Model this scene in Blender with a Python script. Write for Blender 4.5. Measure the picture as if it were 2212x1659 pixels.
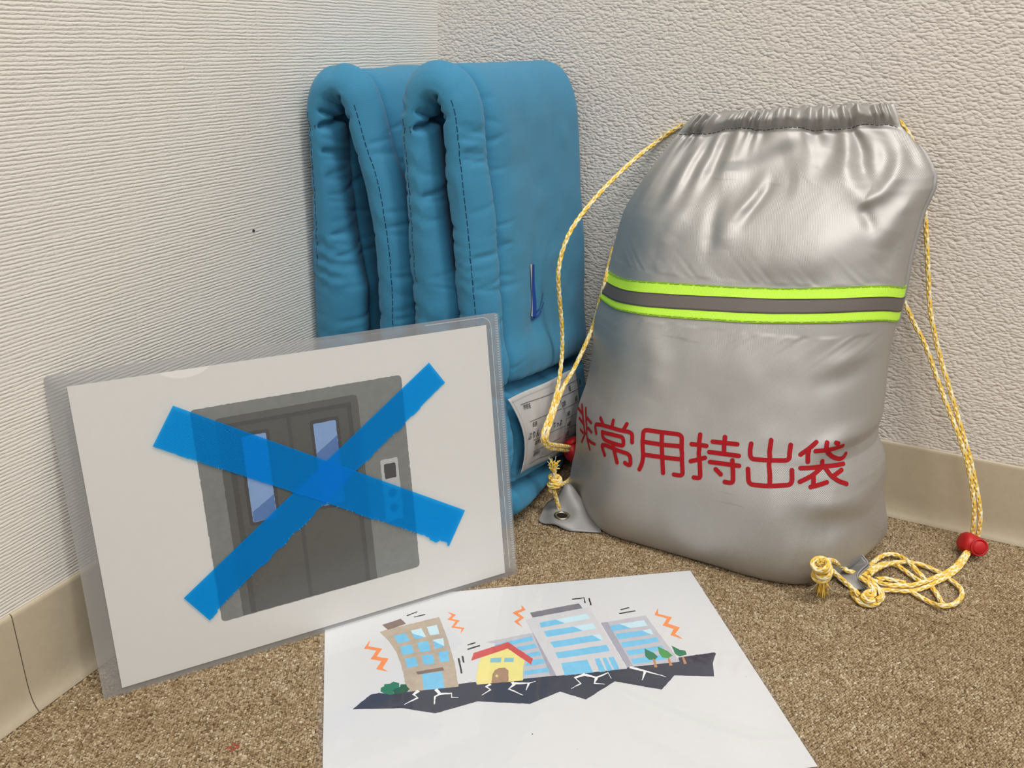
import bpy, bmesh, math, random
import numpy as np
from mathutils import Vector, Matrix
from mathutils.geometry import tessellate_polygon
scene = bpy.context.scene
for o in list(bpy.data.objects): bpy.data.objects.remove(o)
random.seed(4); rng = np.random.RandomState(4)

# ------------------------------------------------------------------ camera
F_PX, PITCH, ROLL, YAW = 1857.3, .3894, .0312, .4257
CAM = (.4673, -.8211, .4252)
cy, sy = math.cos(YAW), math.sin(YAW)
fwd = Vector((-sy*math.cos(PITCH), cy*math.cos(PITCH), -math.sin(PITCH)))
rt = Vector((cy, sy, 0)); up = rt.cross(fwd)
r2 = rt*math.cos(ROLL) + up*math.sin(ROLL); u2 = -rt*math.sin(ROLL) + up*math.cos(ROLL)
cam_d = bpy.data.cameras.new('camera'); cam = bpy.data.objects.new('camera', cam_d)
scene.collection.objects.link(cam)
cam.matrix_world = Matrix(((r2.x, u2.x, -fwd.x, CAM[0]), (r2.y, u2.y, -fwd.y, CAM[1]), (r2.z, u2.z, -fwd.z, CAM[2]), (0, 0, 0, 1)))
cam_d.sensor_fit = 'HORIZONTAL'; cam_d.sensor_width = 36.0
cam_d.lens = F_PX/2212*36.0
cam_d.clip_start = .02; cam_d.clip_end = 50
scene.camera = cam

# ------------------------------------------------------------------ light
world = bpy.data.worlds.new('room_light'); scene.world = world; world.use_nodes = True
wn = world.node_tree.nodes; wl = world.node_tree.links
bg = wn['Background']
bg.inputs[0].default_value = (.80, .80, .80, 1); bg.inputs[1].default_value = .50
def area(name, loc, rot, sx, sy_, power, col):
    d = bpy.data.lights.new(name, 'AREA'); d.shape = 'RECTANGLE'; d.size = sx; d.size_y = sy_
    d.energy = power; d.color = col
    o = bpy.data.objects.new(name, d); scene.collection.objects.link(o)
    o.location = loc; o.rotation_euler = rot; return o
area('ceiling_tube', (1.05, -.75, 2.45), (0, 0, 0), 1.25, .30, 32, (1, .98, .945))
area('ceiling_tube', (1.05, -2.4, 2.45), (0, 0, 0), 1.25, .30, 29, (1, .98, .945))
area('ceiling_tube', (2.9, -1.3, 2.45), (0, 0, 0), 1.25, .30, 29, (1, .98, .945))
vs = scene.view_settings
scene.display_settings.display_device = 'sRGB'
vs.view_transform = 'Standard'; vs.look = 'None'; vs.gamma = 1.0; vs.use_curve_mapping = False
vs.exposure = 0.0

# ------------------------------------------------------------------ measured shapes
def smooth_poly(P, n):
    P = np.asarray(P, float)
    d = np.r_[0, np.cumsum(np.linalg.norm(np.diff(P, axis=0), axis=1))]
    t = np.linspace(0, d[-1], n)
    m = np.zeros_like(P)
    m[1:-1] = (P[2:] - P[:-2]) / (d[2:] - d[:-2])[:, None]
    m[0] = (P[1] - P[0]) / (d[1] - d[0]); m[-1] = (P[-1] - P[-2]) / (d[-1] - d[-2])
    k = np.clip(np.searchsorted(d, t, 'right') - 1, 0, len(P) - 2)
    h = (d[k + 1] - d[k])[:, None]; s = ((t - d[k])[:, None]) / h
    return ((2*s**3 - 3*s**2 + 1)*P[k] + (s**3 - 2*s**2 + s)*h*m[k] + (-2*s**3 + 3*s**2)*P[k+1] + (s**3 - s**2)*h*m[k+1])
VF = [0, .02, .045, .08, .14, .25, .4, .55, .7, .82, .90, .94, 1]
YF = [-.110, -.162, -.177, -.181, -.177, -.163, -.140, -.118, -.094, -.064, -.040, -.034, -.032]
VB = [0, .05, .15, .6, .8, .92, 1]
YB = [-.080, -.030, -.012, -.008, -.010, -.016, -.022]
def soft_table(xs, ys, sig):
    t = np.linspace(0, 1, 401); y = np.interp(t, xs, ys); k = np.arange(-60, 61)/400.
    w = np.exp(-(k/sig)**2/2); w /= w.sum()
    e = np.r_[2*y[0]-y[60:0:-1], y, 2*y[-1]-y[-2:-62:-1]]
    return t, np.convolve(e, w, 'valid')
VF, YF = soft_table(VF, YF, .016)
VB, YB = soft_table(VB, YB, .02)
BAGL = BAGR = None
FOLDS = []      # (points in uv-metres, half width, height)
LB, HB = .25, .375
def vnoise1(x, seed):
    x = np.asarray(x, float); i = np.floor(x).astype(int); f = x - i; f = f*f*(3-2*f)
    r = np.random.RandomState(seed).uniform(-1, 1, 512)
    return r[i % 512]*(1-f) + r[(i+1) % 512]*f
def vnoise2(x, y, seed):
    x = np.asarray(x, float); y = np.asarray(y, float)
    i = np.floor(x).astype(int); j = np.floor(y).astype(int); f = x-i; g = y-j
    f = f*f*(3-2*f); g = g*g*(3-2*g)
    r = np.random.RandomState(seed).uniform(-1, 1, (64, 64))
    return (r[i % 64, j % 64]*(1-f)*(1-g) + r[(i+1) % 64, j % 64]*f*(1-g) + r[i % 64, (j+1) % 64]*(1-f)*g + r[(i+1) % 64, (j+1) % 64]*f*g)
VH = .952
def hem_v(u):
    u = np.asarray(u, float)
    return VH + .0065*vnoise1(u*9+2, 17) + .004*vnoise1(u*21+5, 18) - .010*np.clip((.22-u)/.22, 0, 1)
def bag_surface(u, v, side, detail=True):
    """front (side=1) or back (side=-1) of the sack; u left to right seam, v bottom to hem"""
    u = np.asarray(u, float); v = np.asarray(v, float)
    vv = np.linspace(0, 1, len(BAGL))
    L = np.stack([np.interp(v, vv, BAGL[:, k]) for k in range(3)], -1)
    R = np.stack([np.interp(v, vv, BAGR[:, k]) for k in range(3)], -1)
    M = L*(1-u)[..., None] + R*u[..., None]
    top = np.clip((v - .55)/.45, 0, 1)
    p = 3.0 - .6*top; q = 1.75
    g = np.clip(1 - np.abs(2*u - 1)**p, 0, 1)**(1/q)
    w = .185 - .06*top
    gl = (np.maximum(u/w, 1e-6)**-4.5 + 1)**(-1/4.5)
    lo = np.clip((.55-u)/.3, 0, 1); lo = lo*lo*(3-2*lo)
    g = g*(1-lo) + gl*lo
    yt = np.interp(v, VF, YF) if side > 0 else np.interp(v, VB, YB)
    P = M.copy()
    P[..., 1] += (yt - M[..., 1])*g
    P[..., 2] -= .040*g*np.exp(-(v/.085)**2)
    if side > 0:
        P[..., 1] -= .016*np.exp(-((u-.86)/.2)**2)*np.exp(-(v/.12)**2)*np.clip(v/.03, 0, 1)*g
        q_ = np.exp(-((u-.10)/.12)**2)*np.exp(-(v/.11)**2)*g
        P[..., 0] -= .006*q_; P[..., 1] -= .007*q_
    if detail:
        d = np.zeros_like(u)
        X = u*LB; Y = v*HB
        edge = np.clip(np.minimum(u, 1-u)/.06, 0, 1)
        if side > 0:
            for pts, w, a in FOLDS:
                best = np.full(u.shape, 1e9); tb = np.zeros_like(u); n = len(pts)-1
                for k in range(n):
                    ax, ay = pts[k]; bx, by = pts[k+1]
                    dx, dy = bx-ax, by-ay; l2 = dx*dx+dy*dy+1e-12
                    t = np.clip(((X-ax)*dx+(Y-ay)*dy)/l2, 0, 1)
                    dd = (X-ax-t*dx)**2+(Y-ay-t*dy)**2
                    m = dd < best; best = np.where(m, dd, best); tb = np.where(m, (k+t)/n, tb)
                d += 1.1*a*np.exp(-best/(1.7*w*w))*(np.clip(np.minimum(tb, 1-tb)/.3, 0, 1)*.75+.25)
        vh = hem_v(u)
        # gathers under the hem and ruffles on it
        ph = u*11.5 + .9*vnoise1(u*7, 5) + .25*side
        ruff = np.sin(2*np.pi*ph)*(.75+.5*vnoise1(u*21, 8))
        below = np.exp(-np.clip(vh-v, 0, 1)/.035)
        onhem = np.clip((v-vh)/.02, 0, 1)
        d += .0020*ruff*below*(1-onhem) + onhem*(.0034*ruff + .0022*np.sin(2*np.pi*(u*17+1.6*vnoise1(u*9, 3)+3*(v-vh))))
        d += -.0035*np.exp(-((v-vh)/.008)**2)
        d += .0035*onhem*np.sin(np.pi*np.clip((v-vh)/(1-vh), 0, 1))
        # soft billows
        d += .0016*vnoise2(X/.045+3, Y/.06+1, 11)*np.clip(v/.1, 0, 1) + .0003*vnoise2(X/.013+9, Y/.015+4, 12)
        # short pulls along the seams of the reflective band
        for vb, sg in ((BANDV[0], -1), (BANDV[1], 1)):
            s = (v-vb)*sg
            d += .0006*np.clip(vnoise1(u*60+3*s/.03, 21)+vnoise1(u*31+9, 22), -1, 1)*np.exp(-np.abs(s)/.03)*(s > 0)*np.clip(s/.006, 0, 1)
        d = d*edge
        P[..., 1] -= side*d
        P[..., 2] += .25*d*(v > .3)*np.clip((v-.3)/.3, 0, 1) + onhem*.0022*np.sin(2*np.pi*ph)*(v > .97)*0
        P[..., 2] += .0020*ruff*np.clip((v-.97)/.03, 0, 1)*edge
    P[..., 2] = np.maximum(P[..., 2], .0022)
    P[..., 1] = np.minimum(P[..., 1], -.004)
    return P
BANDV = [.50, .60]

BAGL = np.array([[0.2175,-0.1301,0.0157],[0.2169,-0.1272,0.0249],[0.2167,-0.1243,0.0341],[0.2169,-0.1214,0.0433],[0.2178,-0.1185,0.0525],[0.2171,-0.1156,0.0617],[0.2154,-0.1128,0.0708],[0.2138,-0.1099,0.0799],[0.2133,-0.107,0.0891],[0.2139,-0.1041,0.0983],[0.2157,-0.1013,0.1073],[0.2176,-0.0985,0.1163],[0.2182,-0.0956,0.1255],[0.2185,-0.0927,0.1348],[0.2183,-0.0898,0.144],[0.2174,-0.0869,0.1532],[0.2161,-0.084,0.1623],[0.2151,-0.0812,0.1715],[0.2152,-0.0783,0.1806],[0.2167,-0.0754,0.1898],[0.2182,-0.0726,0.1989],[0.2193,-0.0697,0.208],[0.2202,-0.0668,0.2172],[0.2207,-0.0639,0.2264],[0.2213,-0.061,0.2356],[0.2221,-0.0582,0.2448],[0.2232,-0.0553,0.254],[0.2242,-0.0524,0.2632],[0.2257,-0.0495,0.2723],[0.2286,-0.0468,0.281],[0.2325,-0.0441,0.2894],[0.2368,-0.0415,0.2977],[0.241,-0.0388,0.306],[0.2455,-0.0361,0.3141],[0.2502,-0.0335,0.3222],[0.2551,-0.031,0.3301],[0.2602,-0.0286,0.3379],[0.2655,-0.0262,0.3457],[0.2703,-0.0238,0.3537],[0.2761,-0.0218,0.3608]])
BAGR = np.array([[0.502,-0.0717,0.0222],[0.4999,-0.0704,0.0317],[0.4967,-0.0696,0.0409],[0.4939,-0.0688,0.0502],[0.4915,-0.0678,0.0596],[0.4903,-0.0666,0.0692],[0.4897,-0.0652,0.0789],[0.4875,-0.0641,0.0883],[0.4836,-0.0634,0.0972],[0.4785,-0.0629,0.1058],[0.4772,-0.0616,0.115],[0.4785,-0.0598,0.1247],[0.4781,-0.0583,0.1343],[0.4773,-0.0569,0.1439],[0.4763,-0.0555,0.1536],[0.4755,-0.054,0.1632],[0.4747,-0.0525,0.1728],[0.4742,-0.051,0.1824],[0.4743,-0.0494,0.1921],[0.4747,-0.0478,0.2017],[0.475,-0.0462,0.2113],[0.4751,-0.0446,0.221],[0.4752,-0.0431,0.2306],[0.4752,-0.0415,0.2402],[0.4747,-0.04,0.2499],[0.4745,-0.0384,0.2595],[0.4748,-0.0368,0.2691],[0.4753,-0.0352,0.2788],[0.4759,-0.0336,0.2884],[0.4768,-0.032,0.298],[0.4789,-0.0304,0.3074],[0.481,-0.0289,0.3169],[0.4797,-0.0274,0.3261],[0.4747,-0.0261,0.3346],[0.469,-0.0249,0.3423],[0.4622,-0.0238,0.3493],[0.4551,-0.0227,0.356],[0.4476,-0.0216,0.3622],[0.444,-0.02,0.3708],[0.4393,-0.0184,0.3792]])
FOLDS = [[[[0.0118,0.3476],[0.0099,0.3129],[0.0135,0.2757]],0.00504,0.0028],[[[0.03,0.3427],[0.0278,0.3143],[0.0315,0.279]],0.00504,-0.003],[[[0.0374,0.3476],[0.0398,0.3149],[0.0421,0.2846]],0.00504,0.0028],[[[0.0479,0.3525],[0.0457,0.3239],[0.0527,0.2853]],0.00504,-0.003],[[[0.0519,0.3597],[0.057,0.3283],[0.0548,0.298]],0.00504,0.003],[[[0.0625,0.3548],[0.0661,0.326],[0.067,0.2922]],0.00504,-0.0035],[[[0.0778,0.3545],[0.0787,0.3304],[0.0793,0.3152]],0.00924,0.004],[[[0.0814,0.3304],[0.1202,0.3424],[0.1516,0.3505]],0.01008,0.004],[[[0.0811,0.3028],[0.1119,0.3185],[0.1525,0.334]],0.01176,-0.0045],[[[0.1026,0.2999],[0.1318,0.3051],[0.1443,0.3075]],0.00924,-0.003],[[[0.1204,0.3081],[0.1195,0.2909],[0.1153,0.2693]],0.00378,-0.0028],[[[0.1138,0.3092],[0.1121,0.2914],[0.1075,0.2712]],0.00504,0.003],[[[0.0853,0.2927],[0.0933,0.2638],[0.0962,0.247]],0.00504,-0.003],[[[0.0983,0.2871],[0.104,0.2644],[0.1064,0.2496]],0.00756,0.002],[[[0.0977,0.2528],[0.1381,0.2443],[0.1804,0.2465],[0.2175,0.2606]],0.0168,0.0035],[[[0.1203,0.2245],[0.1637,0.2272],[0.1972,0.2327]],0.00924,-0.0015],[[[0.2051,0.3516],[0.1963,0.3226],[0.1986,0.3008]],0.0063,-0.005],[[[0.1862,0.3038],[0.2023,0.2914],[0.2118,0.2962],[0.222,0.3122],[0.2373,0.336]],0.00504,0.004],[[[0.2228,0.3437],[0.2161,0.322],[0.2081,0.3071]],0.00504,-0.002],[[[0.2465,0.3425],[0.2412,0.3227],[0.2418,0.3128]],0.00588,-0.003],[[[0.1991,0.2893],[0.2092,0.279],[0.2183,0.2675]],0.00336,-0.0025],[[[0.177,0.3499],[0.168,0.3251],[0.156,0.3068]],0.00756,-0.0035],[[[0.19,0.3471],[0.1831,0.3229],[0.1799,0.3075]],0.00588,0.0025],[[[0.2426,0.2943],[0.2327,0.2772],[0.226,0.253]],0.00756,0.003],[[[0.247,0.2676],[0.236,0.2518],[0.2321,0.2308]],0.00588,-0.002],[[[0.2014,0.0575],[0.2273,0.0533],[0.2466,0.0436]],0.00756,0.0045],[[[0.1997,0.0465],[0.2289,0.0384],[0.2487,0.0213]],0.00924,-0.005],[[[0.2072,0.0356],[0.2293,0.0303],[0.2427,0.0236]],0.00672,0.003],[[[0.2019,0.0947],[0.2273,0.106],[0.2482,0.1076]],0.00756,0.004],[[[0.2378,0.1015],[0.2499,0.0987],[0.25,0.1119]],0.00588,-0.003],[[[0.2367,0.0865],[0.2423,0.0726],[0.2449,0.0544]],0.00588,-0.002],[[[0.1896,0.089],[0.2134,0.0772],[0.2356,0.0645]],0.01092,0.002],[[[0.2421,0.1767],[0.2262,0.1701],[0.2053,0.1611]],0.00588,0.0016],[[[0.24,0.1625],[0.2192,0.153],[0.1937,0.1468]],0.00672,-0.0014],[[[0.0585,0.1827],[0.0753,0.154],[0.0712,0.1227]],0.0084,0.002],[[[0.0744,0.1616],[0.1293,0.1544],[0.1782,0.1638]],0.0189,0.002],[[[0.1273,0.0456],[0.169,0.0471],[0.1943,0.0522]],0.021,0.002],[[[0.0678,0.27],[0.0583,0.2499],[0.0413,0.2317]],0.00672,-0.002],[[[0.0616,0.2941],[0.0586,0.2617],[0.0535,0.2376]],0.00672,0.002]]
BAND_top = [[0.0,0.57],[0.0167,0.5689],[0.0333,0.5683],[0.05,0.5681],[0.0667,0.5683],[0.0833,0.569],[0.1,0.5706],[0.1167,0.5726],[0.1333,0.5746],[0.15,0.5766],[0.1667,0.5784],[0.1833,0.5801],[0.2,0.5816],[0.2167,0.5828],[0.2333,0.5836],[0.25,0.5843],[0.2667,0.585],[0.2833,0.5857],[0.3,0.5862],[0.3167,0.5867],[0.3333,0.587],[0.35,0.5873],[0.3667,0.5877],[0.3833,0.588],[0.4,0.5883],[0.4167,0.5887],[0.4333,0.589],[0.45,0.5893],[0.4667,0.5897],[0.4833,0.59],[0.5,0.5903],[0.5167,0.5908],[0.5333,0.5913],[0.55,0.592],[0.5667,0.5927],[0.5833,0.5932],[0.6,0.5938],[0.6167,0.5944],[0.6333,0.5951],[0.65,0.5959],[0.6667,0.5967],[0.6833,0.5973],[0.7,0.5981],[0.7167,0.5989],[0.7333,0.5997],[0.75,0.6003],[0.7667,0.601],[0.7833,0.6017],[0.8,0.6022],[0.8167,0.6026],[0.8333,0.6029],[0.85,0.603],[0.8667,0.6029],[0.8833,0.6025],[0.9,0.6019],[0.9167,0.6008],[0.9333,0.5994],[0.95,0.5972],[0.9667,0.5936],[0.9833,0.5881],[1.0,0.581]]
BAND_ug = [[0.0,0.546],[0.0167,0.5446],[0.0333,0.5437],[0.05,0.5435],[0.0667,0.5438],[0.0833,0.5445],[0.1,0.5456],[0.1167,0.5471],[0.1333,0.549],[0.15,0.5509],[0.1667,0.5526],[0.1833,0.5542],[0.2,0.5556],[0.2167,0.5569],[0.2333,0.558],[0.25,0.5589],[0.2667,0.5596],[0.2833,0.5602],[0.3,0.5608],[0.3167,0.5613],[0.3333,0.562],[0.35,0.5627],[0.3667,0.5632],[0.3833,0.5638],[0.4,0.5643],[0.4167,0.565],[0.4333,0.5657],[0.45,0.5662],[0.4667,0.5667],[0.4833,0.5672],[0.5,0.5677],[0.5167,0.5682],[0.5333,0.5687],[0.55,0.5692],[0.5667,0.5697],[0.5833,0.5702],[0.6,0.5708],[0.6167,0.5714],[0.6333,0.5721],[0.65,0.573],[0.6667,0.5739],[0.6833,0.5747],[0.7,0.5753],[0.7167,0.576],[0.7333,0.5767],[0.75,0.5772],[0.7667,0.5777],[0.7833,0.578],[0.8,0.5783],[0.8167,0.5788],[0.8333,0.5792],[0.85,0.5795],[0.8667,0.5795],[0.8833,0.5792],[0.9,0.5786],[0.9167,0.5777],[0.9333,0.5764],[0.95,0.5742],[0.9667,0.5705],[0.9833,0.5647],[1.0,0.557]]
BAND_lg = [[0.0,0.513],[0.0167,0.5121],[0.0333,0.5115],[0.05,0.5112],[0.0667,0.5114],[0.0833,0.5123],[0.1,0.5139],[0.1167,0.5159],[0.1333,0.518],[0.15,0.5199],[0.1667,0.5215],[0.1833,0.5229],[0.2,0.5239],[0.2167,0.5248],[0.2333,0.5257],[0.25,0.5267],[0.2667,0.5276],[0.2833,0.5283],[0.3,0.529],[0.3167,0.5297],[0.3333,0.5303],[0.35,0.531],[0.3667,0.5317],[0.3833,0.5322],[0.4,0.5328],[0.4167,0.5333],[0.4333,0.5337],[0.45,0.5343],[0.4667,0.5348],[0.4833,0.5353],[0.5,0.5358],[0.5167,0.5363],[0.5333,0.537],[0.55,0.5377],[0.5667,0.5383],[0.5833,0.539],[0.6,0.5397],[0.6167,0.5403],[0.6333,0.5411],[0.65,0.542],[0.6667,0.543],[0.6833,0.5439],[0.7,0.5447],[0.7167,0.5453],[0.7333,0.5461],[0.75,0.5469],[0.7667,0.5476],[0.7833,0.5482],[0.8,0.5488],[0.8167,0.5492],[0.8333,0.5496],[0.85,0.5499],[0.8667,0.5499],[0.8833,0.5495],[0.9,0.5489],[0.9167,0.5478],[0.9333,0.5464],[0.95,0.544],[0.9667,0.54],[0.9833,0.5336],[1.0,0.525]]
BAND_bo = [[0.0,0.499],[0.0167,0.4973],[0.0333,0.496],[0.05,0.4953],[0.0667,0.4949],[0.0833,0.4951],[0.1,0.496],[0.1167,0.4978],[0.1333,0.4999],[0.15,0.5019],[0.1667,0.5035],[0.1833,0.5048],[0.2,0.5056],[0.2167,0.5063],[0.2333,0.507],[0.25,0.5077],[0.2667,0.5082],[0.2833,0.5088],[0.3,0.5092],[0.3167,0.5097],[0.3333,0.5102],[0.35,0.5108],[0.3667,0.5112],[0.3833,0.5118],[0.4,0.5123],[0.4167,0.513],[0.4333,0.5137],[0.45,0.5142],[0.4667,0.5147],[0.4833,0.515],[0.5,0.5153],[0.5167,0.5158],[0.5333,0.5164],[0.55,0.5171],[0.5667,0.5179],[0.5833,0.5187],[0.6,0.5193],[0.6167,0.5201],[0.6333,0.521],[0.65,0.522],[0.6667,0.5229],[0.6833,0.5237],[0.7,0.5243],[0.7167,0.525],[0.7333,0.5257],[0.75,0.5263],[0.7667,0.527],[0.7833,0.5275],[0.8,0.5279],[0.8167,0.5281],[0.8333,0.5283],[0.85,0.5285],[0.8667,0.5285],[0.8833,0.5282],[0.9,0.5275],[0.9167,0.5264],[0.9333,0.5247],[0.95,0.5222],[0.9667,0.5183],[0.9833,0.5118],[1.0,0.503]]
KANJI = [[[0.0178,0.2303],[0.0352,0.2107],[0.0514,0.189],[0.061,0.1751],[0.04,0.1461]],[[0.0433,0.2323],[0.0651,0.1984],[0.0757,0.1673],[0.0939,0.1531]],[[0.0023,0.2143],[0.0322,0.212]],[[0.0189,0.1952],[0.0472,0.193]],[[0.031,0.1724],[0.0435,0.1705],[0.0644,0.1782]],[[0.0594,0.2153],[0.0887,0.2139]],[[0.0759,0.1957],[0.0977,0.1949]],[[0.0768,0.1702],[0.1004,0.1722],[0.1222,0.1773]],[[0.1272,0.2428],[0.1462,0.2347]],[[0.1829,0.2557],[0.1867,0.2416]],[[0.236,0.2601],[0.2316,0.2468]],[[0.1239,0.2037],[0.1134,0.2132],[0.1108,0.2211],[0.1476,0.2327],[0.188,0.2395],[0.2249,0.2421],[0.2539,0.2446],[0.265,0.2418],[0.2693,0.2321],[0.2705,0.2229]],[[0.15,0.2174],[0.1969,0.2257],[0.2334,0.2286],[0.2386,0.2249],[0.2417,0.2092],[0.2038,0.207],[0.1639,0.2047],[0.1566,0.2077],[0.15,0.2174]],[[0.1719,0.1715],[0.1537,0.1894],[0.1776,0.1951],[0.2106,0.1956],[0.2599,0.1951],[0.2677,0.1905],[0.2694,0.1712],[0.2613,0.1699],[0.2495,0.1734]],[[0.2011,0.2071],[0.2089,0.1922],[0.2219,0.1687]],[[0.299,0.1675],[0.3076,0.1808],[0.3113,0.199],[0.3045,0.2378],[0.2992,0.2545],[0.3048,0.2584],[0.3631,0.2613],[0.4157,0.2639],[0.4278,0.2601],[0.4378,0.2263],[0.4375,0.204],[0.4391,0.1758],[0.4328,0.1736],[0.4115,0.1731]],[[0.3614,0.2603],[0.372,0.2291],[0.3746,0.1951],[0.3766,0.1712]],[[0.3119,0.231],[0.3702,0.2334],[0.4331,0.2378]],[[0.3146,0.2022],[0.3723,0.205],[0.4354,0.2089]],[[0.4811,0.2713],[0.4908,0.2412],[0.4934,0.2118],[0.4939,0.1764],[0.4873,0.1755],[0.4738,0.1751]],[[0.4639,0.247],[0.4904,0.2487],[0.5108,0.2491]],[[0.4653,0.2086],[0.4911,0.2159],[0.5111,0.2225]],[[0.5265,0.2608],[0.5645,0.2625],[0.6021,0.2641]],[[0.558,0.275],[0.5633,0.2616],[0.5697,0.2387]],[[0.5238,0.2371],[0.5697,0.2387],[0.6149,0.2403]],[[0.5265,0.2153],[0.5776,0.2174],[0.6166,0.219]],[[0.5976,0.2282],[0.596,0.2072],[0.5945,0.1815],[0.586,0.1797],[0.5695,0.1796]],[[0.543,0.2017],[0.5577,0.1931]],[[0.6957,0.2819],[0.7082,0.2403],[0.7056,0.2118],[0.7022,0.1884]],[[0.642,0.2695],[0.6489,0.2436],[0.6552,0.2377],[0.7084,0.2396],[0.7581,0.2424],[0.7643,0.2476],[0.756,0.2753]],[[0.6425,0.2153],[0.6406,0.1904],[0.645,0.1844],[0.673,0.1851],[0.702,0.1868],[0.7589,0.192],[0.7649,0.1973],[0.7714,0.2229]],[[0.8255,0.2828],[0.8119,0.2694],[0.7933,0.2567]],[[0.8122,0.2679],[0.8154,0.2506],[0.8165,0.2417]],[[0.8326,0.2648],[0.8701,0.2671],[0.9043,0.2695]],[[0.8562,0.2822],[0.8592,0.2711],[0.8687,0.26],[0.8832,0.2472],[0.9023,0.237],[0.9128,0.2379],[0.9176,0.2459]],[[0.8815,0.2804],[0.8889,0.2779]],[[0.7975,0.2284],[0.8579,0.2293],[0.9106,0.2252]],[[0.856,0.2413],[0.857,0.2294]],[[0.8567,0.2287],[0.8276,0.2139],[0.7877,0.1997]],[[0.8274,0.2132],[0.822,0.1904]],[[0.8147,0.1893],[0.8366,0.1925],[0.8586,0.1964]],[[0.8619,0.2282],[0.8719,0.2079],[0.8879,0.1951],[0.907,0.1846]],[[0.9019,0.2144],[0.8785,0.2067]]]
HEMSTITCH = [[0.0,0.9617],[0.0385,0.9565],[0.0654,0.9591],[0.1355,0.9406],[0.1713,0.943],[0.1921,0.9658],[0.2371,0.9564],[0.2566,0.9801],[0.2942,0.9766],[0.3531,0.9573],[0.4193,0.9552],[0.4734,0.9533],[0.5318,0.9652],[0.566,0.9578],[0.6488,0.9566],[0.6636,0.9471],[0.7765,0.9452],[0.8565,0.9488],[0.9519,0.95],[0.9853,0.949]]
FOLDER = {"o":[0.0429,-0.5101,0.005],"ex":[0.5833087560231174,0.8122505125555559,0.0],"ez":[-0.17963434158901925,0.12900242315840424,0.9752383699081674],"nz":[0.7921378658217538,-0.5688650803771459,0.22115632900475726]}
SHEET = {"tr":[0.3535,-0.1882],"dx":[0.8107902522231372,0.5853367978351793],"dy":[0.5853367978351793,-0.8107902522231372]}
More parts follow.
